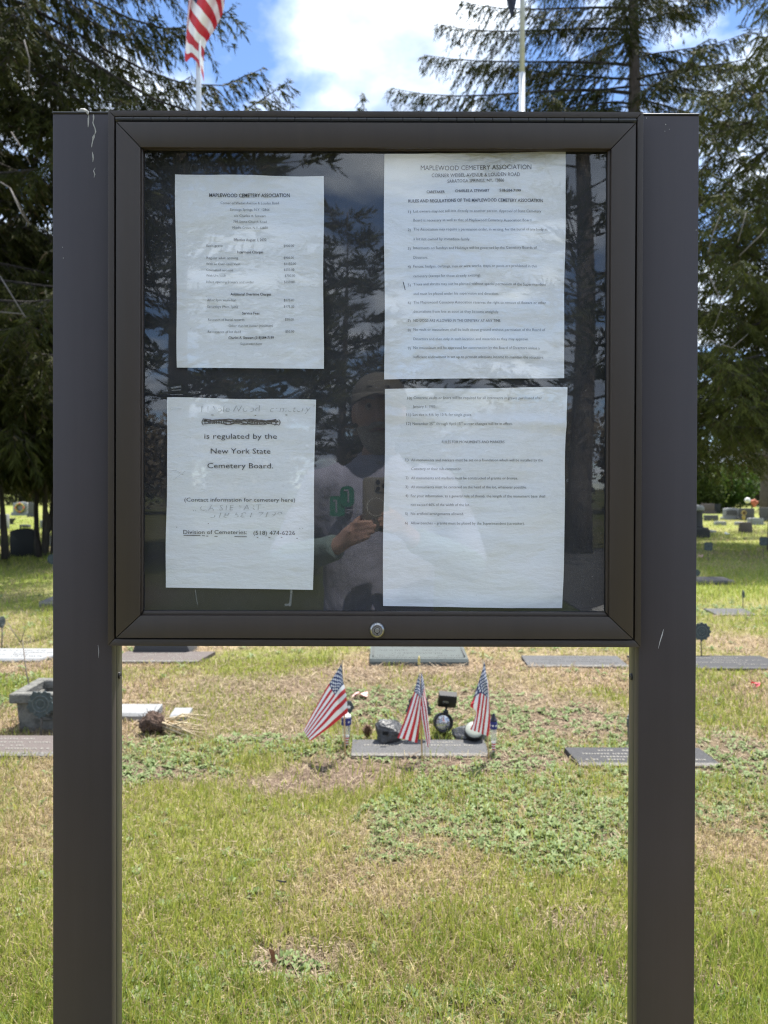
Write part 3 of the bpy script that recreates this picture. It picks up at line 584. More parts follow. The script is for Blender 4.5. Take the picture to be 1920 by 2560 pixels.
for key, o, x0, x1, yc, cap, mname, rot in jobs:
    me = bpy.data.meshes.new_from_object(o.evaluated_get(dg)); n = len(me.vertices)
    if n == 0: continue
    co = np.empty(n * 3, dtype=np.float32); me.vertices.foreach_get('co', co); co = co.reshape(-1, 3)
    lo, hi = co[:, 0].min(), co[:, 0].max(); capu = 0.66
    px = x0 + (co[:, 0] - lo) / max(hi - lo, 1e-6) * (x1 - x0); py = yc + cap / 2 - co[:, 1] / capu * cap + (px - (x0 + x1) / 2) * (math.tan(rot) + 0.0022)
    root, q, dy = SHEETS[key]; v = []
    for a, b_ in zip(px, py):
        p = P(a, b_, YS); u_ = (p.x - q[0].x) / (q[1].x - q[0].x); v_ = (p.z - q[0].z) / (q[3].z - q[0].z)
        p.y += dy(u_, v_) - 0.0009; v.append(p)
    fc = [tuple(f.vertices) for f in me.polygons]
    if mname == 'pencil': fc = [f for f in fc if vnoise(np.array([v[f[0]].x * 260 + 50]), np.array([v[f[0]].z * 260 + 50]))[0] > 0.42]     # strokes worn away in places
    part('handwriting' if mname == 'pencil' else 'text_line', Geo().add(v, fc), mname, SHEETS[key][0])
    bpy.data.meshes.remove(me)
for j in jobs:
    cu = j[1].data; bpy.data.objects.remove(j[1]); bpy.data.curves.remove(cu)
def on_sheet(key, pts, wd, m, name, dz=0.0008):
    root, q, dy = SHEETS[key]; v = []
    for i, (px, py) in enumerate(pts):
        nx_, ny_ = pts[min(i + 1, len(pts) - 1)][0] - pts[max(i - 1, 0)][0], pts[min(i + 1, len(pts) - 1)][1] - pts[max(i - 1, 0)][1]; ln = math.hypot(nx_, ny_) or 1
        for s_ in (-1, 1):
            p = P(px - ny_ / ln * wd * s_, py + nx_ / ln * wd * s_, YS); u_ = min(max((p.x - q[0].x) / (q[1].x - q[0].x), 0), 1); v_ = min(max((p.z - q[0].z) / (q[3].z - q[0].z), 0), 1)
            p.y += dy(u_, v_) - dz; v.append(p)
    return Geo().add(v, [(2 * i, 2 * i + 1, 2 * i + 3, 2 * i + 2) for i in range(len(pts) - 1)])
g = Geo(); r3 = random.Random(4)
for k in range(6):
    y0 = 282 + 26 * r3.random(); a, b_ = 432 + 90 * r3.random(), 930 - 110 * r3.random()
    if k < 3: a, b_ = 440, 925
    q_ = [z2p(C0, SC_, a + (b_ - a) * i / 14, y0 + 6 * math.sin(i * 1.3 + k) + 4 * r3.random() + 5 * i / 14) for i in range(15)]
    g2 = on_sheet('C', q_, 0.5 + 0.9 * r3.random(), 'marker_pen', 'scribble', 0.0012 + k * 0.00008); g.add(g2.v, g2.f)
part('scribble', g, 'marker_pen', SHEETS['C'][0])
g = Geo()
for x0, x1, y in ((312, 420, 1032), (430, 448, 1034), (458, 470, 1036), (510, 530, 1038), (640, 720, 1040), (785, 795, 1044), (860, 872, 1046), (940, 950, 1044), (1040, 1050, 1050), (770, 780, 255), (490, 505, 253), (970, 982, 253), (468, 474, 955)):
    g2 = on_sheet('C', [z2p(C0, SC_, x0, y), z2p(C0, SC_, x1, y + 1)], 0.8, 'pencil', 'u'); g.add(g2.v, g2.f)
part('pen_underline', g, 'marker_pen', SHEETS['C'][0])['kind'] = 'stuff'
g2 = on_sheet('B', [z2p(B0_, SB, 181, 924), z2p(B0_, SB, 188, 950), z2p(B0_, SB, 195, 980)], 0.9, 'ink', 'pen_tick'); part('pen_tick', g2, 'ink', SHEETS['B'][0])
# remains of clear tape round the struck-out notice, folds across it
for pts, wd in ((((1010, 1385), (1005, 1440), (1000, 1490)), 7), (((965, 1482), (1000, 1478)), 8), (((388, 1385), (392, 1430), (402, 1480)), 2.5), (((225, 122), (308, 122)), 2.2), (((1085, 148), (1100, 118)), 1.0), (((1112, 146), (1130, 112)), 1.0),
                (((160, 660), (200, 664)), 1.2), (((105, 700), (128, 724)), 1.6), (((232, 80), (298, 70)), 6), (((236, 96), (296, 92)), 3)):
    part('tape', on_sheet('C', [z2p(C0, SC_, *p) for p in pts], wd / SC_, 'tape', 'tape', 0.001), 'tape', SHEETS['C'][0])
for pts in (((215, 612), (262, 612), (310, 640)), ((245, 674), (285, 645), (322, 616)), ((225, 215), (300, 215))):
    part('crease', on_sheet('C', [z2p(C0, SC_, *p) for p in pts], 0.7, 'pencil', 'crease', 0.0008), 'tape', SHEETS['C'][0])

# ------------------------------------------------------------------ conifers
def conifer(name, loc, height, z0, r0, reach, nprim, seed, label, group=None, droop=0.35, up=0.12, sec_gap=0.2, twig=(0.16, 0.024), twig_gap=0.06, hang=0.6, tone=(0.0, 1.0), bark='bark', extra=(), az_bias=None, thin=1.0, bright=0.8, cat='tree'):
    rs = np.random.default_rng(seed); r1 = random.Random(seed)
    root = thing(name, loc, label, cat, group)
    g = Geo(); hs = np.linspace(-0.3, height, 12)
    g.tube([(loc[0] + 0.08 * math.sin(h * 0.5 + seed), loc[1] + 0.08 * math.cos(h * 0.4 + seed), loc[2] + h) for h in hs], [max(0.012, r0 * (1 - max(h, 0) / height) ** 0.85 + (0.25 * r0 if h < 0 else 0)) for h in hs], 12)
    trunk = part('trunk', g, bark, root, 'all')
    prim = []
    for k in range(nprim):
        z = z0 + (height - z0) * ((k + rs.random()) / nprim) ** 1.15; az = k * 2.399 + rs.random() * 0.8
        if az_bias is not None and rs.random() < az_bias[1]: az = az_bias[0] + (rs.random() - 0.5) * 1.6
        Lr = reach * max(0.10, (1 - (z - z0) / (height - z0)) ** 0.8) * (0.72 + 0.4 * rs.random()); prim.append((z, az, Lr, None))
    prim += list(extra)
    wood = Geo(); SP, SD_, SL = [], [], []
    for z, az, Lr, sag in prim:
        dr = np.array((math.cos(az), math.sin(az), 0)); sd_ = np.array((-dr[1], dr[0], 0)); sg = droop if sag is None else sag
        tt = np.linspace(0, 1, 9); bend = (rs.random() - 0.5) * 0.25
        pts = np.array([loc[0], loc[1], loc[2] + z]) + np.outer(tt * Lr, dr) + np.outer(bend * Lr * tt ** 2, sd_); pts[:, 2] += Lr * (up * tt - sg * tt ** 1.5 + (sg * 0.55) * tt ** 4)
        wood.tube([tuple(p) for p in pts], [max(0.004, 0.0075 * Lr * (1 - t) + 0.005) for t in tt], 5, False)
        ns = int(Lr / sec_gap) + 2
        for i in range(ns):
            t = 0.10 + 0.90 * (i + rs.random()) / ns
            if t > 1: t = 1.0
            k = min(int(t * 8), 7); p = pts[k] + (pts[k + 1] - pts[k]) * (t * 8 - k); tang = (pts[k + 1] - pts[k]); tang /= np.linalg.norm(tang) + 1e-9
            for s_ in (-1, 1):
                if rs.random() > thin: continue
                ln = (0.22 + 0.26 * Lr * (1 - t) ** 0.7 * min(1, 0.35 + t)) * (0.55 + 0.8 * rs.random()); ln = min(ln, 1.3)
                d = tang * (0.35 + 0.6 * rs.random()) + sd_ * s_ * (0.55 + 0.5 * rs.random()) + np.array((0, 0, -hang * (0.3 + 0.9 * rs.random()))); d /= np.linalg.norm(d); SP.append(p); SD_.append(d); SL.append(ln)
            SP.append(p); SD_.append(tang * 0.5 + np.array((0, 0, -1.0 * hang - 0.1)) + (rs.random(3) - 0.5) * 0.5); SL.append(0.18 + 0.35 * rs.random())
        SP.append(pts[-2]); SD_.append(pts[-1] - pts[-2]); SL.append(0.5)
    SP, SD_, SL = np.array(SP), np.array(SD_), np.array(SL); SD_ /= np.linalg.norm(SD_, axis=1)[:, None]
    ns = len(SP)
    # secondary twigs as thin tapering strips
    e = SP + SD_ * SL[:, None] - np.array((0, 0, 1)) * (0.22 * SL ** 1.5)[:, None]; m = (SP + e) / 2 + np.array((0, 0, 1)) * (0.05 * SL)[:, None]
    sw = np.cross(SD_, rs.random((ns, 3)) - 0.5); sw /= np.linalg.norm(sw, axis=1)[:, None] + 1e-9; sw *= 0.006
    o0 = len(wood.v)
    for i in range(ns):
        wood.v += [tuple(SP[i] - sw[i]), tuple(SP[i] + sw[i]), tuple(m[i] + sw[i] * .8), tuple(m[i] - sw[i] * .8), tuple(e[i])]; o = o0 + 5 * i
        wood.f += [(o, o + 1, o + 2, o + 3), (o + 3, o + 2, o + 4)]
    part('limb', wood, 'limb', root)
    # needle sprays
    cnt = np.maximum(3, (SL / twig_gap * 2).astype(int)); idx = np.repeat(np.arange(ns), cnt); n = len(idx); t = rs.random(n) ** 0.85
    p = SP[idx] * (1 - t)[:, None] + e[idx] * t[:, None]; p[:, 2] += 0.10 * SL[idx] * t * (1 - t) * 2
    side = np.cross(SD_[idx], np.array((0, 0, 1.0))); side /= np.linalg.norm(side, axis=1)[:, None] + 1e-9
    d = SD_[idx] * (0.5 + 0.5 * rs.random(n))[:, None] + side * ((rs.random(n) - 0.5) * 2.2)[:, None] + np.array((0, 0, 1.0)) * (rs.random(n) * 0.8 - hang * 1.15)[:, None]; d /= np.linalg.norm(d, axis=1)[:, None]
    ln = twig[0] * (0.5 + 0.9 * rs.random(n)); wd = twig[1] * (0.6 + 0.8 * rs.random(n)); wv = np.cross(d, rs.random((n, 3)) - 0.5); wv /= np.linalg.norm(wv, axis=1)[:, None] + 1e-9; wv *= wd[:, None] * 0.5
    off = np.array(loc); a = p - off; mid = a + d * (ln * 0.45)[:, None]; tip = a + d * ln[:, None]
    V = np.stack([a, mid + wv, tip, mid - wv], 1).reshape(-1, 3); o = np.arange(n)[:, None] * 4
    cl = np.repeat(rs.random(ns), cnt) * 0.6 + rs.random(n) * 0.4; cl = tone[0] + (tone[1] - tone[0]) * cl
    c = lerp(np.tile(np.array((0.018, 0.026, 0.009)), (n, 1)), np.array((0.092, 0.100, 0.024)), cl) * bright
    dead = rs.random(n) < 0.05; c[dead] = (0.085, 0.062, 0.035)
    np_mesh('crown', V, o + [0, 1, 2, 3], np.repeat(c, 4, 0), 'foliage', root)
    return root

def aim(x0, Y0, z0, px, py, Y):                        # azimuth and reach of a limb whose tip is seen at a photo pixel
    q = P(px, py, Y); dx, dy = q.x - x0, q.y - Y0; return math.atan2(dy, dx), math.hypot(dx, dy), q.z - z0
def limbs(loc, specs):
    out = []
    for z, px, py, Y in specs:
        az, Lr, dz = aim(loc[0], loc[1], z, px, py, Y)
        # tip height = Lr*(up - sag + .55 sag)
        out.append((z, az, Lr, (0.12 * Lr - dz) / (0.45 * Lr)))
    return out
# big spruce on the dark side of the board: trunk just outside the frame
l1 = Vector((-7.3, 13.2, 0))
conifer('spruce_tree', l1, 15.5, 2.6, 0.30, 4.6, 74, 21, 'big dark spruce sweeping long drooping boughs behind the striped flag on its pole', 'spruce trees',
        extra=limbs(l1, [(9.6, 728, 225, 12.2), (9.9, 650, 160, 13.0), (10.6, 590, 40, 13.0), (8.9, 560, 270, 12.0), (9.3, 480, 200, 12.6), (8.4, 420, 290, 12.0), (10.9, 450, 90, 14.0), (11.6, 520, -60, 13.5), (11.2, 380, 10, 12.5), (8.0, 330, 270, 11.8), (10.2, 330, 160, 14.5), (9.0, 250, 260, 12.2), (12.0, 420, -120, 13)]),
        az_bias=(0.0, 0.3), hang=0.75, sec_gap=0.125, twig=(0.13, 0.018), twig_gap=0.030)
# spruce with the visible trunk on the other side
t2 = P(1578, 900, 22); l2 = Vector((t2.x, 22, 0))
conifer('spruce_tree', l2, 21.0, 3.0, 0.36, 7.4, 74, 33, 'tall open spruce with bare trunk visible above the board beside the plain flagpole', 'spruce trees',
        extra=limbs(l2, [(12.6, 990, 185, 21), (13.4, 1060, 130, 22), (14.4, 1090, 60, 22), (12.0, 1080, 250, 20), (12.3, 1230, 240, 20.5), (13.0, 1180, 180, 23), (15.0, 1150, 10, 22), (13.6, 1860, 90, 21), (12.8, 1900, 200, 21), (14.6, 1880, -20, 22), (12.2, 1330, 270, 21), (16.2, 1200, -70, 22)]),
        hang=0.85, sec_gap=0.115, twig=(0.17, 0.022), twig_gap=0.045, thin=0.95)
# nearer spruce at the far edge, limbs reaching in past the post
t3 = P(1935, 1100, 16.5); l3 = Vector((t3.x + 0.15, 16.5, 0))
conifer('spruce_tree', l3, 14.0, 2.9, 0.26, 4.0, 78, 47, 'spruce with mossy hanging boughs reaching in past the cleaner post', 'spruce trees', hang=0.8, sec_gap=0.15, twig=(0.14, 0.020), twig_gap=0.036, tone=(0.1, 1.0), bright=1.25, droop=0.45,
        extra=limbs(l3, [(7.6, 1745, 330, 15.5), (7.2, 1750, 420, 15), (6.0, 1748, 560, 15), (5.2, 1745, 640, 14.5), (4.4, 1750, 760, 14.5), (3.8, 1745, 880, 14.6), (3.2, 1742, 980, 15), (8.4, 1700, 240, 15.5), (9.2, 1720, 140, 16), (5.6, 1800, 650, 13.6), (4.0, 1810, 900, 13.5), (2.6, 1800, 1040, 14), (6.6, 1790, 480, 13.8)]))
# the low multi-stemmed evergreens on the dark side
l4 = Vector((-10.6, 19.5, 0))
conifer('cedar_tree', l4, 13.0, 1.9, 0.16, 4.8, 90, 58, 'dense dark evergreen shading the black headstone beneath its low boughs', 'dark evergreens', droop=0.5, hang=0.9, sec_gap=0.17, twig=(0.2, 0.034), twig_gap=0.055, tone=(0.0, 0.75), bark='bark_dark')
l5 = G(122, 1392); l5 = Vector((l5.x, l5.y, 0))
r5 = conifer('cedar_tree', l5, 9.5, 2.0, 0.05, 3.3, 80, 61, 'dark evergreen with several leaning stems beside the black headstone', 'dark evergreens', droop=0.5, hang=0.95, sec_gap=0.17, twig=(0.2, 0.034), twig_gap=0.055, tone=(0.0, 0.8), bark='bark_dark')
for pts, r_ in (([(100, 1395), (92, 1340), (90, 1270), (96, 1180), (99, 1050)], (0.075, 0.055, 0.045, 0.04, 0.03)), ([(112, 1395), (118, 1335), (127, 1295), (133, 1240), (131, 1120)], (0.07, 0.055, 0.045, 0.04, 0.03)), ([(108, 1394), (122, 1310), (112, 1260), (105, 1190), (110, 1050)], (0.06, 0.045, 0.035, 0.03, 0.02)), ([(131, 1392), (133, 1330), (131, 1290), (140, 1220), (150, 1060)], (0.045, 0.04, 0.035, 0.03, 0.02))):
    part('stem', Geo().tube([P(a, b_, l5.y + 0.1 * i) - Vector((0, 0, 0.0)) for i, (a, b_) in enumerate(pts)], r_, 8), 'bark_dark', r5, 'all')
l6 = G(2, 1400); l6 = Vector((l6.x - 0.5, l6.y, 0))
r6 = conifer('cedar_tree', l6, 8.5, 1.9, 0.12, 3.0, 70, 63, 'dark evergreen with a leaning stem at the frame edge by the black headstone', 'dark evergreens', droop=0.5, hang=0.95, sec_gap=0.18, twig=(0.2, 0.034), twig_gap=0.055, tone=(0.0, 0.8), bark='bark_dark')
part('stem', Geo().tube([P(14, 1398, l6.y), P(10, 1330, l6.y), P(6, 1270, l6.y), P(-2, 1180, l6.y), P(-6, 1080, l6.y)], (0.08, 0.06, 0.045, 0.035, 0.02), 8), 'bark_dark', r6, 'all')
# dead grey twigs hanging in the boughs
def dead_sprig(parent, pts):
    for q in pts: part('dead_twig', Geo().tube(q, [0.010, 0.008, 0.004][:len(q)], 5), 'dead', parent, 'all')
T1 = next(o for o in C.objects if o.name == 'spruce_tree'); T3 = next(o for o in C.objects if o.name == 'spruce_tree.002')
dead_sprig(T1, [[P(0, 455, 10.5), P(25, 470, 10.5), P(75, 560, 10.6)], [P(25, 470, 10.5), P(52, 530, 10.5), P(74, 562, 10.5)], [P(0, 780, 11), P(58, 785, 11), P(95, 840, 11)], [P(0, 690, 11), P(55, 780, 11), P(80, 815, 11)], [P(28, 330, 10.8), P(60, 380, 10.8), P(76, 412, 10.8)], [P(60, 100, 10.5), P(74, 150, 10.5), P(72, 215, 10.5)]])
dead_sprig(T3, [[P(1772, 690, 13), P(1795, 735, 13), P(1826, 757, 13)], [P(1795, 735, 13), P(1803, 770, 13), P(1780, 830, 13)], [P(1770, 630, 13), P(1784, 580, 13), P(1800, 540, 13)], [P(1845, 605, 13), P(1855, 570, 13), P(1866, 530, 13)], [P(1772, 850, 13), P(1830, 870, 13), P(1870, 835, 13)], [P(1848, 640, 13), P(1900, 590, 13), P(1915, 570, 13)]])
# background trees: two kinds, copied
bgA = conifer('spruce_tree', (30, 62, 0), 19, 1.2, 0.35, 4.6, 60, 71, 'distant dark spruce in the row closing the lawn', 'distant spruce row', droop=0.45, hang=0.7, sec_gap=0.34, twig=(0.42, 0.075), twig_gap=0.12, tone=(0.0, 0.9))
far_lab = 'distant dark spruce in the row closing the lawn'
for i in range(17):
    xx = -44 + i * 5.6 + rnd.uniform(-1.5, 1.5); yy = 57 + rnd.uniform(-3, 5)
    if i == 8: continue
    dup(bgA, (xx, yy, 0), rnd.random() * 6.28, rnd.uniform(0.62, 0.85), far_lab)
for i in range(15):
    dup(bgA, (-40 + i * 6.1 + rnd.uniform(-1.5, 1.5), 68 + rnd.uniform(-3, 6), 0), rnd.random() * 6.28, (rnd.uniform(1.0, 1.4), rnd.uniform(1.0, 1.4), rnd.uniform(0.6, 0.8)), far_lab)
q = P(908, 238, 46); dup(bgA, (q.x, 46, 0), 1.0, (0.75, 0.75, q.z / 19.0), 'lone distant spruce whose thin tip just clears the top of the board', 'distant spruce row')
# shrubs and mid trees at the foot of the row
def bush(name, loc, rad, n, size, seed, label, c0, c1, group=None, stems=6, cat='shrub'):
    rs = np.random.default_rng(seed); root = thing(name, loc, label, cat, group); g = Geo()
    for k in range(stems):
        a = k * 6.28 / stems + rs.random(); g.tube([(loc[0], loc[1], -0.1), (loc[0] + math.cos(a) * rad[0] * .3, loc[1] + math.sin(a) * rad[1] * .3, rad[2] * .7), (loc[0] + math.cos(a) * rad[0] * .7, loc[1] + math.sin(a) * rad[1] * .7, rad[2] * 1.5)], [0.05, 0.03, 0.01], 5)
    part('stem', g, 'limb', root)
    nc = 60; cen = rs.normal(size=(nc, 3)); cen /= np.linalg.norm(cen, axis=1)[:, None]; cen *= (0.45 + 0.5 * rs.random(nc))[:, None]
    idx = rs.integers(0, nc, n); p = cen[idx] + rs.normal(size=(n, 3)) * 0.16; p = p * np.array(rad) + np.array((0, 0, rad[2])); p = p[p[:, 2] > 0.02]; n = len(p)
    d = rs.normal(size=(n, 3)); d /= np.linalg.norm(d, axis=1)[:, None]; wv = np.cross(d, rs.normal(size=(n, 3))); wv /= np.linalg.norm(wv, axis=1)[:, None]; ln = size * (0.6 + 0.8 * rs.random(n)); wv *= (ln * 0.3)[:, None]
    V = np.stack([p, p + d * (ln * .5)[:, None] + wv, p + d * ln[:, None], p + d * (ln * .5)[:, None] - wv], 1).reshape(-1, 3); o = np.arange(n)[:, None] * 4
    c = lerp(np.tile(np.array(c0), (n, 1)), np.array(c1), rs.random(n)); np_mesh('crown', V, o + [0, 1, 2, 3], np.repeat(c, 4, 0), 'leaf', root); return root
q = G(1812, 1279); bush('leafy_shrub', (q.x, q.y, 0), (1.9, 1.5, 1.35), 9000, 0.16, 81, 'bright green leafy shrub behind the pale headstones', (0.03, 0.065, 0.010), (0.07, 0.125, 0.02))
q = G(1755, 1281); bush('leafy_shrub', (q.x, q.y, 0), (1.2, 1.2, 1.9), 7000, 0.16, 82, 'taller yellow green shrub behind the pedestal monument', (0.04, 0.065, 0.012), (0.10, 0.13, 0.03))
q = G(60, 1262); bush('dusky_shrub', (q.x, q.y, 0), (2.4, 1.6, 1.6), 9000, 0.2, 83, 'dusky shrub behind the white headstone with a wreath', (0.03, 0.035, 0.018), (0.09, 0.085, 0.04))

# ------------------------------------------------------------------ trees, bushes and verge behind the photographer (seen in the pane)
def mirror_pt(px, py, k): return P(px, py, 2 * YG + k)  # where something k metres behind the camera shows at a photo pixel
def behind(px, k): q = mirror_pt(px, 1215, k); return Vector((q.x, -k, 0))
pine = dict(droop=0.05, up=0.22, hang=0.05, sec_gap=0.42, twig=(0.34, 0.05), twig_gap=0.07, tone=(0.2, 0.9))
conifer('pine_tree', behind(455, 11.0), 13.0, 2.2, 0.22, 3.6, 56, 91, 'dark pine close behind the photographer, mirrored over the price sheet', 'pines mirrored in the pane', **pine)
conifer('pine_tree', behind(860, 17.0), 8.2, 2.0, 0.14, 3.0, 44, 92, 'slim pine behind the photographer, mirrored between the two upper sheets', 'pines mirrored in the pane', **pine)
conifer('pine_tree', behind(1452, 14.0), 16.0, 3.0, 0.28, 4.2, 40, 93, 'pine with a straight dark trunk mirrored at the hinge end of the pane', 'pines mirrored in the pane', thin=0.7, **pine)
for i in range(9):
    xx = -26 + i * 6.5 + rnd.uniform(-1, 1); yy = -34 - rnd.random() * 5
    if i == 0: bb = bush('bare_bush', (xx, yy, 0), (4.2, 2.4, 2.6), 7000, 0.34, 95, 'brownish leafless bush on the far side of the road, mirrored in the pane', (0.10, 0.082, 0.058), (0.27, 0.22, 0.155), 'bushes across the road')
    else: dup(bb, (xx, yy, 0), i * 1.3, rnd.uniform(0.85, 1.15))

# ------------------------------------------------------------------ flagpoles and flags
def cloth(name, grid, m, parent=None, ns=8, seed=0, ripple=0.0, v0=1.0, v1=0.0, u0=0.0, u1=1.0):    # grid[v][u] of 3-D control points, Catmull-Rom in both directions
    gr = np.array([[tuple(p) for p in row] for row in grid]); nv, nu, _ = gr.shape
    def cr(a, t):                                      # a: k x ..., t in 0..k-1
        k = len(a); i = np.clip(np.floor(t).astype(int), 0, k - 2); f = (t - i); g_ = lambda j: a[np.clip(j, 0, k - 1)]
        sh = (-1,) + (1,) * (a.ndim - 1); f = f.reshape(sh)
        return 0.5 * (2 * g_(i) + (-g_(i - 1) + g_(i + 1)) * f + (2 * g_(i - 1) - 5 * g_(i) + 4 * g_(i + 1) - g_(i + 2)) * f ** 2 + (-g_(i - 1) + 3 * g_(i) - 3 * g_(i + 1) + g_(i + 2)) * f ** 3)
    tv = np.linspace(0, nv - 1, (nv - 1) * ns + 1); tu = np.linspace(0, nu - 1, (nu - 1) * ns + 1)
    s_ = cr(gr, tv); s_ = np.swapaxes(cr(np.swapaxes(s_, 0, 1), tu), 0, 1); a, b_ = s_.shape[:2]
    if ripple: s_[:, :, 1] += ripple * np.sin(np.linspace(0, 9, b_)[None, :] + np.linspace(0, 4, a)[:, None] + seed)
    off = np.array(root_loc(parent)) if parent is not None else np.zeros(3)
    V = s_.reshape(-1, 3) - off; ii = np.arange(a * b_).reshape(a, b_); Fq = np.stack([ii[:-1, :-1], ii[:-1, 1:], ii[1:, 1:], ii[1:, :-1]], -1).reshape(-1, 4)
    o = np_mesh(name, V, Fq, None, m, parent, True); uv = o.data.uv_layers.new(name='UVMap')
    uu, vv = np.meshgrid(np.linspace(u0, u1, b_), np.linspace(v0, v1, a)); UV = np.stack([uu.ravel(), vv.ravel()], 1)[Fq.ravel()]; uv.data.foreach_set('uv', UV.astype(np.float32).ravel()); return o
YF = 9.4
q = P(497, 250, YF)
fp = thing('flagpole', (q.x, YF, 0), 'pale metal flagpole carrying the big striped flag', 'flagpole', 'flagpoles')
part('pole', Geo().tube([(q.x, YF, 0), (q.x, YF, 5), (q.x - 0.01, YF, 9.6)], [0.042, 0.034, 0.025], 14), 'pole', fp, 'all')
part('finial', Geo().ball((q.x - 0.01, YF, 9.65), 0.055), 'gold', fp, 'all')
W_ = lambda px, py, dy=0.0: P(px, py, YF + dy)
fl = cloth('flag', [[W_(492, -330, -.05), W_(500, -250, .1), W_(540, -200, -.1), W_(560, -140, .1), W_(560, -60, 0)],
                    [W_(491, -260, -.05), W_(494, -140, .16), W_(530, -90, -.14), W_(552, -40, .12), W_(560, 18, .02)],
                    [W_(490, -190, -.05), W_(478, -40, .10), W_(508, 10, -.16), W_(530, 40, .12), W_(540, 68, .05)],
                    [W_(489, -130, -.05), W_(469, 40, -.05), W_(486, 90, -.14), W_(506, 110, .06), W_(512, 120, .1)],
                    [W_(488, -70, -.05), W_(462, 138, -.10), W_(480, 144, -.12), W_(498, 165, -.04), W_(510, 206, .1)]], 'flag', None, 10)
fo = fl; fo['label'] = 'large stars and stripes flag hanging limp in folds from its pole'; fo['category'] = 'flag'
q = P(1305, 250, 13.4)
fp2 = thing('flagpole', (q.x, 13.4, 0), 'jointed galvanised flagpole with a dark flag tail near the open spruce', 'flagpole', 'flagpoles')
part('pole', Geo().tube([(q.x, 13.4, 0), (q.x, 13.4, P(1304, 183, 13.4).z)], [0.058, 0.052], 14), 'pole', fp2, 'all')
part('pole', Geo().tube([(q.x, 13.4, P(1304, 183, 13.4).z), (q.x, 13.4, 12.6)], [0.047, 0.032], 14), 'pole', fp2, 'all')
part('finial', Geo().ball((q.x, 13.4, 12.66), 0.07), 'gold', fp2, 'all')
W_ = lambda px, py, dy=0.0: P(px, py, 13.4 + dy)
cloth('dark_flag', [[W_(1298, -280), W_(1280, -200, .1), W_(1262, -140, -.1), W_(1255, -90, .05)], [W_(1297, -170), W_(1284, -110, .1), W_(1270, -60, -.1), W_(1262, -20, .05)], [W_(1296, -60), W_(1293, -10, .06), W_(1286, 25, -.06), W_(1279, 50, .02)]], 'navy', None, 8)
tag(C.objects['dark_flag'], 'dark flag hanging against the jointed pole, only its tail in view', 'flag')

# small grave flags
def stick_flag(base, top, label, grids):
    b0, t0 = base, top
    root = thing('grave_flag', (b0.x, b0.y, 0), label, 'small flag', 'small flags on the decorated grave')
    st = part('stick', Geo().tube([b0 - Vector((0, 0, .06)), b0.lerp(t0, .5), t0], 0.0042, 8), 'wood', root, 'all')
    d = (t0 - b0).normalized()
    part('finial', Geo().lathe([(0.004, 0), (0.0075, 0.004), (0.0075, 0.008), (0.0045, 0.012), (0.0065, 0.022), (0.005, 0.034), (0.001, 0.046)], t0, 'Z', 10), 'gold', st, 'all')
    for gq, va, vb in grids: cloth('flag_cloth', gq, 'flag', root, 10, v0=va, v1=vb)
    return root
def zf(ox, oy, s):                                     # zoomed-crop pixel -> point at depth
    return lambda x, y, Y: P(ox + x / s, oy + y / s, Y)
Z1 = zf(740, 1640, 6.381); Z2 = zf(1000, 1640, 5.925)
bl = G(740 + 790 / 6.381, 1640 + 1600 / 6.381); Yf = bl.y
# flag 1: spread to one side
def row(Zf, pts, Y): return [Zf(x, y, Y + d) for x, y, d in pts]
grid1 = [row(Z1, [(728, 118, 0), (600, 330, -.01), (478, 520, 0.0), (330, 790, .03), (120, 1185, .05)], Yf),
         row(Z1, [(742, 250, 0), (640, 430, -.03), (510, 610, -.015), (350, 860, -.0), (135, 1215, .03)], Yf),
         row(Z1, [(760, 400, 0), (680, 500, -.045), (560, 690, -.03), (390, 920, -.02), (155, 1245, .015)], Yf),
         row(Z1, [(790, 560, 0), (700, 640, -.05), (600, 745, -.045), (420, 980, -.035), (178, 1285, .0)], Yf),
         row(Z1, [(810, 700, 0), (720, 800, -.03), (620, 890, -.05), (450, 1080, -.05), (205, 1315, -.02)], Yf),
         row(Z1, [(828, 905, 0), (750, 960, -.01), (640, 1055, -.03), (480, 1180, -.05), (240, 1355, -.03)], Yf)]
stick_flag(bl, Z1(745, 60, Yf), 'small stars and stripes flag spread wide at one end of the grave marker', [(grid1, .84, 0.0)])
# flag 2: folded over its stick
b2 = G(1000 + 330 / 5.925, 1640 + 1425 / 5.925, 0.03); Yf = b2.y
g2a = [row(Z2, [(290, 240, -.008), (235, 430, -.02), (185, 600, -.02), (90, 880, -.03), (-40, 1215, -.03)], Yf),
       row(Z2, [(296, 320, -.012), (262, 480, -.035), (225, 620, -.04), (140, 900, -.05), (20, 1225, -.05)], Yf),
       row(Z2, [(300, 420, -.012), (285, 540, -.05), (262, 640, -.05), (190, 920, -.06), (95, 1240, -.06)], Yf),
       row(Z2, [(303, 500, -.012), (300, 590, -.055), (292, 660, -.055), (250, 950, -.06), (180, 1265, -.06)], Yf),
       row(Z2, [(305, 560, -.012), (312, 640, -.04), (318, 700, -.04), (300, 960, -.045), (255, 1290, -.05)], Yf)]
g2b = [row(Z2, [(305, 235, .002), (345, 330, .01), (372, 520, .02), (395, 700, .02), (450, 1230, .02)], Yf),
       row(Z2, [(306, 330, -.004), (335, 430, -.02), (358, 590, -.015), (400, 800, -.01), (445, 1290, .0)], Yf),
       row(Z2, [(306, 430, -.008), (322, 520, -.035), (335, 640, -.03), (370, 900, -.03), (425, 1330, -.02)], Yf),
       row(Z2, [(304, 520, -.01), (308, 600, -.045), (300, 700, -.045), (330, 960, -.05), (405, 1370, -.03)], Yf)]
stick_flag(b2, Z2(281, 130, Yf), 'small stars and stripes flag folded double over its stick in mid marker', [(g2b, .92, .40), (g2a, 1.0, .46)])
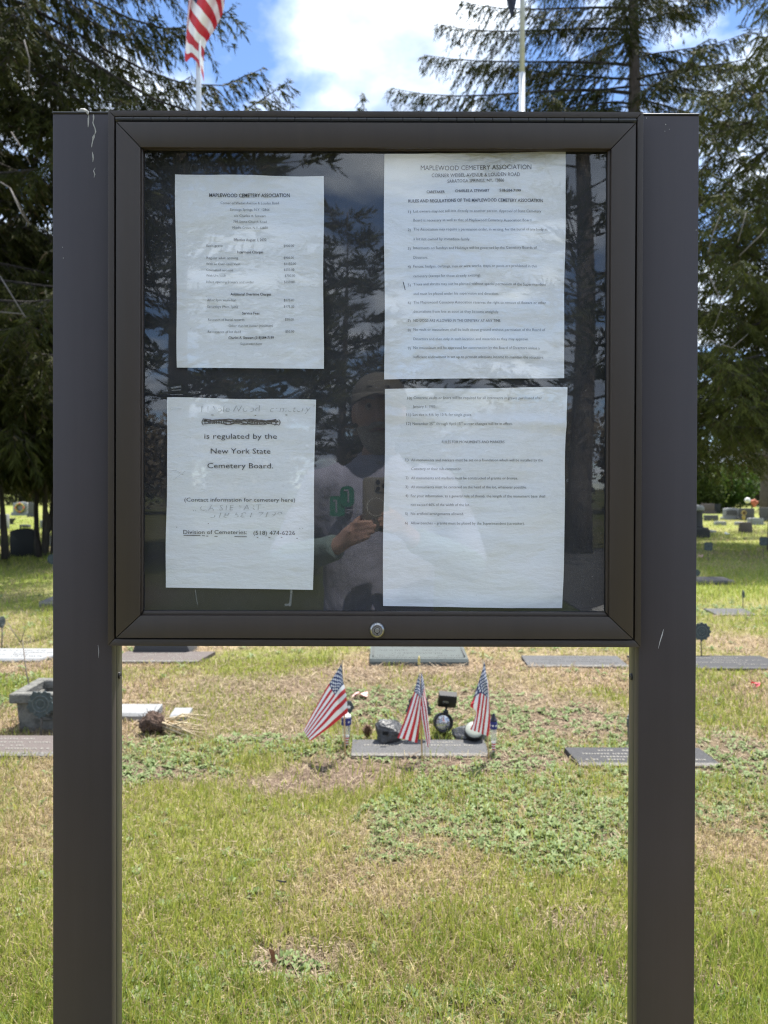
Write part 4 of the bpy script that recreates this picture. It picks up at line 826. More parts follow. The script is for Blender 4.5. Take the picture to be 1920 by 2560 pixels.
# flag 3: hanging narrow
b3 = G(1000 + 1325 / 5.925, 1640 + 1545 / 5.925); Yf = b3.y
g3 = [row(Z2, [(1250, 60, 0), (1215, 230, -.01), (1160, 400, -.012), (1075, 660, -.02), (1045, 720, -.03), (1050, 760, -.02), (1130, 830, -.03), (1040, 1090, -.04)], Yf),
      row(Z2, [(1262, 150, -.01), (1240, 300, -.04), (1215, 420, -.04), (1180, 580, -.045), (1168, 680, -.05), (1150, 800, -.05), (1140, 900, -.05), (1100, 1110, -.05)], Yf),
      row(Z2, [(1275, 240, -.01), (1270, 360, -.05), (1262, 460, -.05), (1240, 600, -.055), (1225, 720, -.06), (1210, 840, -.06), (1195, 960, -.06), (1165, 1130, -.06)], Yf),
      row(Z2, [(1290, 330, -.005), (1296, 430, -.04), (1300, 530, -.04), (1290, 650, -.045), (1280, 760, -.05), (1265, 880, -.05), (1250, 1000, -.05), (1230, 1160, -.05)], Yf),
      row(Z2, [(1310, 430, 0), (1318, 560, -.01), (1325, 660, -.01), (1332, 780, -.015), (1338, 900, -.02), (1335, 1000, -.02), (1330, 1080, -.02), (1310, 1190, -.02)], Yf)]
stick_flag(b3, Z2(1228, 40, Yf), 'small stars and stripes flag hanging narrow in front of the lens rock', [(g3, 1.0, .30)])

# ------------------------------------------------------------------ grave markers and things on the lawn
def dashes(rows, Xf, m, name, parent, seed, z, h=0.0016, ww=0.011):     # worn, unreadable lettering as small raised marks
    r4 = random.Random(seed); g = Geo()
    for (u0, u1, v) in rows:
        u = u0
        while u < u1:
            l_ = ww * (0.5 + r4.random() * 0.8); p = Xf(u, v)
            if r4.random() < 0.86:
                p2 = Xf(u + l_, v); g.box(min(p.x, p2.x), max(p.x, p2.x), p.y - 0.006 - 0.004 * r4.random(), p.y + 0.006 + 0.004 * r4.random(), z, z + h)
            u += l_ + 0.006 + 0.012 * (r4.random() < 0.15)
    part(name, g, m, parent)['kind'] = 'stuff'
RECTS = []
def flat_marker(p0, p1, depth, label, m='granite', edge='granite_edge', h=0.011, seed=0, letters='letter', rows=True, skew=0.0, slope=0.012, border=False):
    """p0, p1: front corners on the ground"""
    a, b_ = Vector(p0), Vector(p1); c = (a + b_) / 2; wd = b_.x - a.x
    root = thing('grave_marker', (c.x, c.y + depth / 2, 0), label, 'grave marker', 'flat grave markers in the lawn')
    y0, y1 = c.y, c.y + depth; r4 = random.Random(seed); RECTS.append((a.x, b_.x, y0, y1, skew))
    g = Geo(); n = 14; V = []; Fc = []
    for i in range(n + 1):                             # rough front edge
        x = a.x + wd * i / n; j = 0.006 * (r4.random() - .5)
        V += [(x, y0 + j, -0.05), (x, y0 + j * 1.5 - 0.004, h * 0.5), (x, y0 + 0.010, h), (x + skew * depth, y1 - 0.008, h + slope), (x + skew * depth, y1, -0.05)]
    for i in range(n):
        for k in range(4): Fc.append((5 * i + k, 5 * i + 5 + k, 5 * i + 6 + k, 5 * i + 1 + k))
    Fc += [(0, 1, 2, 3, 4), tuple(5 * n + k for k in (4, 3, 2, 1, 0))]
    slab = part('slab', g.add(V, Fc), m, root)
    g = Geo(); V = []; Fc = []
    for i in range(n + 1):
        x = a.x + wd * i / n; j = 0.006 * (r4.random() - .5); V += [(x, y0 - 0.006 + j, -0.05), (x, y0 - 0.012 + j, h * 0.55), (x, y0 + 0.006 + j * .6, h + 0.0012), (x, y0 + 0.012, h + 0.0014)]
    for i in range(n):
        for k in range(3): Fc.append((4 * i + k, 4 * i + 4 + k, 4 * i + 5 + k, 4 * i + 1 + k))
    part('rough_edge', g.add(V, Fc), edge, slab)
    Xf = lambda u, v: Vector((c.x + u + skew * depth * v, y0 + depth * v, 0))
    if border:
        e = 0.022; zt = h + slope * 0.5 + 0.0015
        for (u0, u1, v0, v1) in ((-wd / 2 + e, wd / 2 - e, 0.10, 0.12), (-wd / 2 + e, wd / 2 - e, 0.88, 0.90), (-wd / 2 + e, -wd / 2 + e + .006, 0.12, 0.88), (wd / 2 - e - .006, wd / 2 - e, 0.12, 0.88)):
            part('border_line', Geo().box(c.x + u0, c.x + u1, y0 + depth * v0, y0 + depth * v1, h + slope * v0 * .9, h + slope * v1 + 0.0012), 'letter_dark', slab)
    if rows:
        k = wd / 2; lines = [(-k * .55, k * .55, .78), (-k * .82, -k * .2, .58), (k * .1, k * .8, .58), (-k * .6, k * .5, .40), (-k * .85, -k * .3, .24), (k * .3, k * .85, .24)]
        for i, (u0, u1, v) in enumerate(lines[:6 if depth > 0.2 else 3]):
            dashes([(u0, u1, v)], Xf, letters, 'engraving', slab, seed * 10 + i, h + slope * v - 0.0004)
    return root
def FM(x0, x1, yf, yb, label, **k):
    a, b_ = G(x0, yf), G(x1, yf); back = G((x0 + x1) / 2, yb); return flat_marker(a, b_, max(0.12, back.y - a.y), label, **k)
zz1 = lambda x: 700 + x / 2.765; zy1 = lambda y: 1600 + y / 2.765
FM(zz1(492), zz1(1445), zy1(803), zy1(716), 'grey granite flat marker decorated with three flags and two lights', seed=1, m='granite')
FM(zz1(620), zz1(1303), zy1(172), zy1(82), 'clean blue grey bordered flat marker behind the flags', m='granite_green', edge='granite_green', h=0.045, seed=2, letters='letter_dark', border=True, slope=0.02)
FM(265, 496, 1655, 1635, 'pinkish weathered flat marker beyond the root ball', m='granite_pink', seed=3, skew=0.25)
FM(-180, 102, 1656, 1633, 'pale flat marker with slanting end behind the concrete planter', m='granite_white', edge='granite_white', h=0.03, seed=4, skew=0.5, rows=True, letters='letter_dark')
FM(1320, 1570, 1667, 1646, 'pale grey flat marker partly behind the scratched post', m='granite', seed=5, letters='letter_dark')
FM(1640, 1990, 1672, 1646, 'dark flat marker in front of the geared medallion', m='granite_dark', edge='granite', seed=6, skew=-0.3)
FM(1448, 1800, 1915, 1879, 'dark grey flat marker passing behind the scratched post', m='granite_dark', edge='granite_edge', seed=7, skew=-0.12, letters='letter')
FM(-260, 138, 1893, 1853, 'brownish flat marker with pale letters in front of the planter', m='granite_pink', seed=8, letters='letter', h=0.022)
FM(230, 388, 1796, 1776, 'short pale stone edge half sunk in dry grass', m='granite_white', edge='granite_white', seed=9, rows=False, h=0.03)
FM(425, 470, 1796, 1787, 'small white stone chip by the dried stalks', m='granite_white', edge='granite_white', seed=10, rows=False, h=0.02)
FM(1700, 1838, 1461, 1452, 'dark low marker edge beside the pedestal monument path', m='granite_dark', edge='granite_dark', seed=11, rows=False, h=0.05)
FM(1790, 1890, 1538, 1526, 'pale flat marker under the edge-on medallion', m='granite', seed=12, rows=False)
FM(98, 160, 1517, 1500, 'little domed grey marker showing beside the stained post', m='granite', seed=13, rows=False, h=0.06)
FM(1720, 1790, 1331, 1329, 'low pale kerb stone near the far monument', m='granite_white', edge='granite_white', seed=15, rows=False, h=0.05)
# dark low stone behind pinkish marker
q0, q1 = G(326, 1636), G(482, 1636)
bs = thing('low_stone', ((q0.x + q1.x) / 2, q0.y + .1, 0), 'dark mossy low stone just under the board behind the pinkish marker', 'grave marker')
part('block', Geo().prism([(q0.x, q0.y, -.03), (q1.x, q0.y, -.03), (q1.x - .05, q0.y, .09), (q0.x + .04, q0.y, .10)], (0, .25, 0), .012, 2), 'granite_dark', bs, True)

def headstone(px0, px1, pyb, pyt, label, m='granite', style='arch', base=True, th=0.2, panel=None, group='upright headstones', deco=None):
    a, b_ = G(px0, pyb), G(px1, pyb); Y = a.y; top = P((px0 + px1) / 2, pyt, Y).z; wd = b_.x - a.x; c = (a.x + b_.x) / 2
    root = thing('headstone', (c, Y + th / 2, 0), label, 'headstone', group)
    bh = top * 0.22 if base else 0.0; dw = wd * (0.80 if base else 1.0)
    if base: part('base', Geo().box(c - wd / 2, c + wd / 2, Y, Y + th * 1.3, -.05, bh, .012), m, root, True)
    n = 12; pts = [(c - dw / 2, Y + .03, bh if base else -.05), (c + dw / 2, Y + .03, bh if base else -.05)]
    if style == 'arch':
        for i in range(n + 1): t = i / n; pts.append((c + dw / 2 - dw * t, Y + .03, top - (top - bh) * 0.10 * (abs(2 * t - 1) ** 2)))
    elif style == 'flat': pts += [(c + dw / 2, Y + .03, top), (c - dw / 2, Y + .03, top)]
    elif style == 'slant': pts += [(c + dw * .42, Y + .03, top), (c - dw * .42, Y + .03, top)]
    die = part('die', Geo().prism(pts, (0, th, 0), 0.012, 2), m, root, True)
    if panel: part('face_panel', Geo().prism([(c - dw * .36, Y + .0275, bh + (top - bh) * .2), (c + dw * .36, Y + .0275, bh + (top - bh) * .2), (c + dw * .36, Y + .0275, bh + (top - bh) * .72), (c, Y + .0275, bh + (top - bh) * .80), (c - dw * .36, Y + .0275, bh + (top - bh) * .72)], (0, .004, 0)), panel, die)
    return root
headstone(22, 83, 1391, 1322, 'black upright headstone in deep shade under the evergreens', 'granite_black', 'arch', False, 0.2)
wsd = headstone(27, 73, 1288, 1255, 'white headstone wearing a round orange wreath', 'granite_white', 'arch')
headstone(67, 90, 1292, 1256, 'grey headstone standing close beside the white wreathed one', 'granite', 'flat')
headstone(-14, 16, 1322, 1286, 'pale headstone half hidden by the leaning stem', 'granite_white', 'flat', False)
headstone(47, 70, 1322, 1312, 'small low grey block on the sunny grass behind the black headstone', 'granite', 'flat', False)
headstone(98, 110, 1321, 1301, 'little pale headstone glimpsed between the cedar stems', 'granite_white', 'flat', False)
headstone(118, 130, 1365, 1340, 'small white stone glimpsed low between the cedar stems', 'granite_white', 'arch', False)
headstone(1807, 1852, 1299, 1270, 'pale grey headstone with recessed darker face under the shrub', 'granite_white', 'arch', True, 0.2, 'granite')
headstone(1848, 1890, 1300, 1271, 'grey headstone behind the sunflower pinwheel', 'granite', 'flat')
headstone(1898, 1960, 1304, 1269, 'grey headstone at the frame edge beside the rough trunk', 'granite', 'flat')
headstone(1752, 1790, 1284, 1259, 'brown granite headstone in shadow beyond the pedestal monument', 'granite_brown', 'flat')
headstone(1788, 1802, 1283, 1260, 'black headstone in shadow beside the brown one', 'granite_black', 'flat', False)
headstone(1764, 1796, 1302, 1288, 'low grey block headstone right behind the pedestal monument', 'granite', 'flat', False)
headstone(1789, 1818, 1313, 1304, 'small pale pillow marker on the bright grass', 'granite_white', 'slant', False)
headstone(1841, 1860, 1313, 1305, 'tiny pale stone beside the pinkish slant stone', 'granite_white', 'slant', False)
headstone(1853, 1883, 1331, 1306, 'pinkish slant headstone below the sunflower pinwheel', 'granite_pink', 'slant', False)
headstone(1870, 1914, 1312, 1295, 'broad white headstone like a low arch behind the pinkish stone', 'granite_white', 'arch', True)
# wreath
q = P(50, 1269, wsd.location.y - 0.13)
wr = thing('wreath', q, 'round orange and green wreath hung on the white headstone', 'wreath')
part('ring', Geo().add(*(lambda v, f: (v, f))(*[[(q.x + (0.19 + 0.055 * math.cos(b)) * math.cos(a), q.y + 0.05 * math.sin(b), q.z + (0.19 + 0.055 * math.cos(b)) * math.sin(a)) for a in np.linspace(0, 6.283, 19)[:-1] for b in np.linspace(0, 6.283, 7)[:-1]], [(i * 6 + j, ((i + 1) % 18) * 6 + j, ((i + 1) % 18) * 6 + (j + 1) % 6, i * 6 + (j + 1) % 6) for i in range(18) for j in range(6)]])), 'leafy', wr, 'all')
for k in range(12):
    a = k * 6.283 / 12; part('bloom', Geo().ball((q.x + .19 * math.cos(a), q.y - .05, q.z + .19 * math.sin(a)), (.05, .03, .05), 8, 6), 'yellow' if k % 3 else 'orange', wr, 'all')
# little urn on the lawn far back
q = G(29, 1310); u_ = thing('urn', q, 'small dark urn on the far grass below the white headstone', 'urn'); part('bowl', Geo().lathe([(.05, 0), (.07, .02), (.05, .05), (.12, .16), (.15, .20), (.13, .20)], q, 'Z', 14), 'granite_dark', u_, True); part('foot', Geo().box(q.x - .09, q.x + .09, q.y - .09, q.y + .09, -.03, .012, .004), 'granite_dark', u_)
# pedestal monument
q = G(1742, 1343); mo = thing('pedestal_monument', (q.x, q.y + .25, 0), 'dark cylindrical pedestal monument with pale cap on a square base', 'monument')
bw = 0.34; zb = P(1750, 1319, q.y).z; zt = P(1750, 1277, q.y).z; zc = P(1750, 1264, q.y).z
cyy = q.y + .25
part('base', Geo().box(q.x - bw, q.x + bw, cyy - bw, cyy + bw, -.05, zb - .05, .015), 'granite_dark', mo, True)
part('plinth', Geo().box(q.x - bw * .92, q.x + bw * .92, cyy - bw * .92, cyy + bw * .92, zb - .05, zb, .012), 'granite', mo, True)
part('drum', Geo().lathe([(.255, zb), (.27, zb + .03), (.25, zb + .06), (.245, zt - .05), (.26, zt)], (q.x, cyy, 0), 'Z', 28), 'granite_dark', mo, True)
part('cap', Geo().lathe([(.26, zt), (.29, zt + .02), (.29, zc - .05), (.24, zc), (.1, zc + .02)], (q.x, cyy, 0), 'Z', 28), 'granite_white', mo, True)
# pinwheel on a stake
q = G(1867, 1318); pw = thing('pinwheel', q, 'sunflower pinwheel on a stake among the pale stones', 'pinwheel')
zc = P(1860, 1282, q.y).z; part('stake', Geo().tube([q, (P(1860, 1282, q.y).x, q.y, zc)], .008, 6), 'rod', pw)
cxp = P(1860, 1282, q.y).x
hb = part('hub', Geo().lathe([(.05, -.02), (.05, .02)], (cxp, q.y, zc), 'Y', 14), 'cone', pw)
for k in range(10):
    a = k * .6283; part('petal', Geo().prism([(cxp + r_ * math.cos(a + da), q.y - .005, zc + r_ * math.sin(a + da)) for r_, da in ((.04, -.2), (.085, -.24), (.105, 0), (.085, .24), (.04, .2))], (0, .012, 0)), 'yellow', pw)
part('leaf_bow', Geo().ball((cxp - .01, q.y, zc - .16), (.07, .04, .08), 8, 6), 'yellow', pw, 'all')
# balloon-like artificial flowers near the trunk
q = P(1878, 1254, 27); bf = thing('flower_spray', (q.x, 27, 0), 'pink and white artificial blooms on a tall stake before the rough trunk', 'flowers')
part('stake', Geo().tube([(q.x, 27, -.05), (q.x + .05, 27, q.z - .05)], .010, 6), 'rod', bf)
q1 = P(1869, 1251, 27); part('white_bloom', Geo().ball(q1, (.11, .09, .10), 12, 8), 'white_print', bf, 'all')
for dx, dz in ((10, 4), (15, 2), (12, 9), (17, 9), (15, 14), (20, 6)):
    qq = P(1871 + dx, 1250 + dz, 27); part('orange_bloom', Geo().ball(qq, (.07, .06, .06), 8, 6), 'orange', bf, 'all')
# rough old trunk at the frame edge
q = G(1912, 1288); tr = thing('old_tree', (q.x, q.y, 0), 'thick rough grey trunk behind the headstones at the frame edge', 'tree')
part('trunk', Geo().tube([(q.x + .35, q.y, -.2), (q.x + .3, q.y, 1), (q.x + .35, q.y, 4), (q.x + .5, q.y, 10)], [.62, .5, .42, .3], 14), 'bark', tr, 'all')
bo = dup(bgA, (q.x + 6, q.y + 5, 0), 2.2, .8, 'dark spruce standing behind the thick rough trunk', 'distant spruce row')

# medallion flag holders
def medallion(px, pyc, pyb, rpx, label, shape='quatrefoil', turn=0.0, tilt=0.0, m='verdigris'):
    b0 = G(px, pyb); Y = b0.y; c_ = P(px, pyc, Y); r_ = rpx / F * Y
    root = thing('flag_holder', (b0.x, Y, 0), label, 'flag holder', 'bronze medallion flag holders'); g = Geo(); n = 64; pts = []
    for i in range(n):
        a = 2 * math.pi * i / n
        k = {'quatrefoil': (lambda d_: .48 * math.cos(d_) + math.sqrt(max(.27 - (.48 * math.sin(d_)) ** 2, 0)))(((a % (math.pi / 2)) - math.pi / 4)), 'gear': 0.93 + 0.07 * math.cos(12 * a), 'star': 0.80 + 0.20 * abs(((a * 5 / math.pi + .5) % 2) - 1) + 0.05 * math.cos(15 * a)}[shape]
        pts.append((r_ * k * math.cos(a), -0.004, r_ * k * math.sin(a)))
    rot = Matrix.Translation(c_) @ Matrix.Rotation(turn, 4, 'Z') @ Matrix.Rotation(tilt, 4, 'Y')
    md = part('medallion', Geo().prism(pts, (0, .008, 0), .0012).move(rot), m, root, True)
    for rr, tube in ((.56, .05), (.30, .035)):
        V = [(r_ * (rr + tube * math.cos(b)) * math.cos(a), -0.004 - r_ * tube * .8 * math.sin(b), r_ * (rr + tube * math.cos(b)) * math.sin(a)) for a in np.linspace(0, 2 * math.pi, 25)[:-1] for b in np.linspace(0, math.pi, 5)]
        part('raised_ring', Geo().add(V, [(i * 5 + j, ((i + 1) % 24) * 5 + j, ((i + 1) % 24) * 5 + j + 1, i * 5 + j + 1) for i in range(24) for j in range(4)]).move(rot), 'verdigris_edge', md, 'all')
    if shape == 'star':
        for k in range(5):
            a = math.pi / 2 + k * 1.2566; part('star_ray', Geo().prism([(r_ * .62 * math.cos(a - .12), -.0055, r_ * .62 * math.sin(a - .12)), (r_ * .95 * math.cos(a), -.0055, r_ * .95 * math.sin(a)), (r_ * .62 * math.cos(a + .12), -.0055, r_ * .62 * math.sin(a + .12))], (0, .0016, 0)).move(rot), 'verdigris_edge', md)
    part('rod', Geo().tube([b0 - Vector((0, 0, .08)), Vector((c_.x, Y + .012, c_.z - r_ * .2))], max(.005, .0035 + .0006 * Y * .3), 8), 'rod', root, 'all')
    return root
medallion(1771, 1366, 1403, 12.8, 'dark four lobed medallion on a rod near the pedestal monument', 'quatrefoil')
medallion(1909, 1353, 1395, 13, 'blue green four lobed medallion on a rod at the frame edge', 'quatrefoil', m='verdigris')
medallion(1754, 1579, 1640, 24, 'scalloped gear edged medallion on a rod behind the dark flat marker', 'gear')
medallion(1858, 1485, 1523, 10, 'medallion holder seen edge on over the pale sunken marker', 'gear', R(82))
medallion(4, 1555, 1630, 15, 'thin dark medallion holder seen edge on above the slanting pale marker', 'gear', R(80))
medallion(130, 1398, 1424, 13, 'dark medallion half hidden by the stained post near the evergreens', 'gear')
medallion(102, 1760, 1838, 36, 'large star shaped medallion in front of the concrete planter', 'star')
medallion(zz1(957), zy1(470), zy1(700), 33, 'dark star shaped medallion behind the folded small flag', 'star')
medallion(1572, 1802, 1850, 18, 'dark medallion edge peeping out behind the scratched post', 'gear', R(60))
medallion(1742, 1432, 1458, 9, 'tiny dark medallion touching the scratched post beside the low marker edge', 'gear')

# concrete planter with dead sapling
zp = lambda x, y: (x / 7.9, 1640 + y / 7.9)
fb = G(*zp(340, 1510)); Yp = fb.y; ft = P(*zp(195, 740), Yp); zr = ft.z
x0, x1 = ft.x, ft.x + 0.50; dp = 0.36
pt = thing('planter', ((x0 + x1) / 2, Yp + dp / 2, 0), 'weathered concrete trough planter with a scrolled relief on its side', 'planter')
g = Geo(); e = 0.05
def ringbox(g, o_, i_, z0, z1):
    (ax, bx, ay, by), (cx, dx, cy, dy) = o_, i_
    g.box(ax, bx, ay, cy, z0, z1, .006); g.box(ax, bx, dy, by, z0, z1, .006); g.box(ax, cx, cy - .002, dy + .002, z0, z1, .006); g.box(dx, bx, cy - .002, dy + .002, z0, z1, .006)
body = [(x0 + .045, Yp + .03, -.04), (x1 - .045, Yp + .03, -.04), (x1 - .03, Yp + .012, zr - .05), (x0 + .03, Yp + .012, zr - .05)]
bd = part('trough', Geo().prism(body, (0, 0.035, 0), .006, 2).prism([(p[0], Yp + dp - .05, p[2]) for p in body], (0, .035, 0), .006, 2).box(x0 + .04, x0 + .075, Yp + .04, Yp + dp - .05, -.04, zr - .05, .005).box(x1 - .075, x1 - .04, Yp + .04, Yp + dp - .05, -.04, zr - .05, .005).box(x0 + .06, x1 - .06, Yp + .04, Yp + dp - .04, .02, zr - .10), 'concrete', pt, True)
g = Geo(); ringbox(g, (x0, x1, Yp - .015, Yp + dp), (x0 + .06, x1 - .06, Yp + .045, Yp + dp - .06), zr - .055, zr); part('rim', g, 'concrete', pt, True)
for k in range(5):
    a = .5 + k * .28; cx, cz = x0 + .12, .10 + .01 * k
    part('relief', Geo().tube([(cx + .02, Yp + .016, .20 - .03 * k), (cx + .06, Yp + .006, .19 - .028 * k), (cx + .11, Yp + .012, .15 - .03 * k + .04)], [.006, .011, .005], 6), 'concrete', bd, 'all')
for k in range(9):
    part('relief_brick', Geo().box(x0 + .24 + .05 * (k % 3) + .02 * (k // 3 % 2), x0 + .28 + .05 * (k % 3) + .02 * (k // 3 % 2), Yp + .012, Yp + .03, .08 + .035 * (k // 3), .105 + .035 * (k // 3), .004), 'concrete', bd)
sp_ = thing('dead_sapling', (x0 + .15, Yp + .2, 0.05), 'thin leafless sapling rising from the concrete planter', 'plant')
part('stem', Geo().tube([P(*zp(600, 690), Yp + .2), P(*zp(520, 330), Yp + .2), P(56, 1600, Yp + .2), P(52, 1607, Yp + .2)], [.004, .0035, .003, .0025], 6).tube([P(52, 1606, Yp + .2), P(30, 1575, Yp + .2), P(18, 1553, Yp + .2)], [.003, .0025, .0015], 6).tube([P(52, 1606, Yp + .2), P(60, 1580, Yp + .2), P(62, 1570, Yp + .2)], [.0025, .002, .001], 6), 'twig', sp_, 'all')
# uprooted plant: root ball with dried stalks
q = G(377, 1838); rb = thing('root_ball', (q.x, q.y + .05, 0), 'brown fibrous root ball lying with bleached dry stalks', 'dead plant'); r4 = random.Random(5)
rr_ = 31 / F * q.y
part('soil_ball', Geo().ball((q.x, q.y + .05, rr_ * .78), (rr_ * 1.05, rr_, rr_ * .85), 28, 18, lambda c: 1 + .10 * math.sin(5 * c.x + 3 * c.z) + .07 * math.sin(13 * c.y + 4 * c.x) + .05 * math.sin(21 * c.z + 9 * c.x)), 'root', rb, 'all')
g = Geo()
for k in range(90):
    a = Vector((r4.gauss(0, 1), r4.gauss(0, 1), r4.gauss(0, 1))).normalized(); p = Vector((q.x, q.y + .05, rr_ * .78)) + Vector((a.x * rr_ * 1.05, a.y * rr_, a.z * rr_ * .85)); t = Vector((r4.gauss(0, 1), r4.gauss(0, 1), r4.gauss(0, 1))) * .03
    g.tube([p - a * .01, p + a * .008 + t * .5, p + t], [.0016, .0014, .0008], 3)
part('root_fibre', g, 'root', rb)
for k in range(17):
    s0 = Vector((q.x + rr_ * .85, q.y + .04 + r4.uniform(-.03, .05), rr_ * .8 + r4.uniform(-.03, .02))); ln = r4.uniform(.12, .30); an = r4.uniform(-.5, .45) if k else .55; yw = r4.uniform(-.6, .6)
    p1 = s0 + Vector((math.cos(an) * ln * .5, yw * ln * .3, math.sin(an) * ln * .5)); p2 = s0 + Vector((ln, yw * ln, math.sin(an) * ln * .7 - .02)); p2.z = max(p2.z, .012); p1.z = max(p1.z, .015)
    part('stalk', Geo().tube([s0, p1, p2], [.0055, .0042, .0022], 5).tube([p1, p1 + Vector((.05, r4.uniform(-.04, .04), r4.uniform(-.03, .03)))], [.002, .001], 4), 'stalk', rb, 'all')

# solar spotlight
q = G(1000 + 660 / 5.925, 1640 + 1195 / 5.925); Ys_ = q.y
sl = thing('solar_spotlight', q, 'black solar spotlight on a stake with tilted panel above its round lamp', 'garden light')
part('stake', Geo().tube([q - Vector((0, 0, .08)), Z2(665, 1130, Ys_ + .03)], .008, 8), 'plastic', sl, 'all')
ct = Z2(638, 985, Ys_); sR = 145 / 5.925 / F * Ys_
dirv = Matrix.Translation(ct) @ Matrix.Rotation(R(-12), 4, 'X') @ Matrix.Rotation(R(8), 4, 'Z')
lm = part('lamp_housing', Geo().lathe([(sR * .55, .09), (sR * .9, .05), (sR, .0), (sR, -.018), (sR * .93, -.022), (sR * .80, -.012), (sR * .72, .004)], (0, 0, 0), 'Y', 32).move(dirv), 'plastic', sl, True)
part('lamp_lens', Geo().lathe([(sR * .76, .006), (sR * .74, -.004), (sR * .5, -.008), (sR * .2, -.010)], (0, 0, 0), 'Y', 28).move(dirv), 'lens', lm, True)
part('lamp_bulb', Geo().ball((0, -.012, -.002), .005, 10, 6).move(dirv), 'lens_white', lm, 'all')
part('neck', Geo().tube([Z2(670, 850, Ys_ + .02), Z2(680, 790, Ys_ + .03), Z2(690, 745, Ys_ + .03)], [.010, .007, .009], 8).tube([Z2(640, 830, Ys_ + .02), Z2(715, 825, Ys_ + .02)], .009, 8), 'plastic', sl, True)
pc = Z2(700, 640, Ys_ + .03); hw = 135 / 5.925 / F * Ys_
prot = Matrix.Translation(pc) @ Matrix.Rotation(R(5), 4, 'Y') @ Matrix.Rotation(R(28), 4, 'X')
pn = part('panel_box', Geo().box(-hw, hw, -.022, .022, -.042, .040, .004, 2).move(prot), 'plastic', sl, True)
part('solar_cell', Geo().box(-hw * .9, hw * .9, -.018, .018, .0402, .0412).move(prot), 'panel', pn)
part('switch_plate', Geo().box(-hw * .52, hw * .14, -.0235, -.0215, -.008, .006).move(prot), 'lens', pn)
# rocks with lights
def rock(name, cpt, rad, label, seed, cut, lens=None):
    r4 = random.Random(seed); ph = [r4.random() * 6 for _ in range(6)]
    root = thing(name, (cpt.x, cpt.y, 0), label, 'garden light', 'rock shaped solar lights')
    def fn(c):
        return 1 + .10 * math.sin(4.1 * c.x + ph[0] + 2 * c.z) + .08 * math.sin(5.3 * c.z + ph[1]) + .06 * math.sin(9 * c.y + 5 * c.x + ph[2]) + .04 * math.sin(17 * c.x + 13 * c.z + ph[3])
    b = bmesh.new(); bmesh.ops.create_icosphere(b, subdivisions=3, radius=1)
    pl_ = [(Vector((r4.gauss(0, 1), r4.gauss(-.6, 1), r4.gauss(.2, 1))).normalized(), r4.uniform(.62, .85)) for _ in range(cut)]
    for v in b.verts:
        c = v.co.copy() * fn(v.co)
        for nrm, dd in pl_:
            s_ = c.dot(nrm)
            if s_ > dd: c -= nrm * (s_ - dd)
        v.co = (cpt.x + c.x * rad[0], cpt.y + c.y * rad[1], max(cpt.z + c.z * rad[2], -.02))
    part('stone_body', Geo().bm(b), 'rock', root, False); return root
cpt = Z1(1490, 1270, G(1000, 1868).y + .05); rk = rock('rock_light', cpt, (.075, .065, .10), 'upright dark faceted rock light on the marker beside a pine cone', 17, 9)
part('solar_cell', Geo().box(cpt.x - .038, cpt.x - .006, cpt.y - .066, cpt.y - .062, cpt.z + .024, cpt.z + .046, .002), 'panel', rk)
cpt = Z2(1070, 1160, G(1180, 1860).y + .05); rk2 = rock('rock_light', cpt, (.100, .07, .064), 'low dark rock light with a round milky lens behind the narrow flag', 23, 7)
lc = Z2(1100, 1095, cpt.y - .058)
lrot = Matrix.Translation(lc) @ Matrix.Rotation(R(-50), 4, 'X')
ln_ = part('lens', Geo().lathe([(.048, .02), (.048, -.003), (.045, -.006), (.03, -.009), (.01, -.010)], (0, 0, 0), 'Y', 32).move(lrot), 'lens_white', rk2, True)
part('lens_collar', Geo().lathe([(.052, .03), (.052, -.001), (.049, -.002)], (0, 0, 0), 'Y', 32).move(lrot), 'plastic', rk2, True)
# pine cone
q = Z1(1140, 1240, G(915, 1850).y + .02); pcn = thing('pine_cone', (q.x, q.y, 0), 'small dark pine cone standing behind the marker near the upright rock', 'pine cone')
part('core', Geo().ball((q.x, q.y, .042), (.018, .018, .036), 10, 8), 'cone', pcn, 'all')
g = Geo(); g.ball((q.x, q.y, .042), (.001, .001, .001), 4, 3); sc0 = None
for k in range(42):
    a = k * 2.4; h = k / 42; r_ = .028 * math.sin(.35 + 2.5 * h); zc = .012 + .062 * h; d = Vector((math.cos(a), math.sin(a), .25)); s_ = Vector((-math.sin(a), math.cos(a), 0)) * .008; p0 = Vector((q.x, q.y, zc))
    part('cone_scale', Geo().add([p0 + d * r_ * .4, p0 + d * r_ + s_, p0 + d * r_ * 1.25 + Vector((0, 0, .004)), p0 + d * r_ - s_, p0 + d * r_ * .9 - Vector((0, 0, .005))], [(0, 1, 2), (0, 2, 3), (1, 4, 2), (2, 4, 3), (0, 4, 1), (0, 3, 4)]), 'cone', pcn)
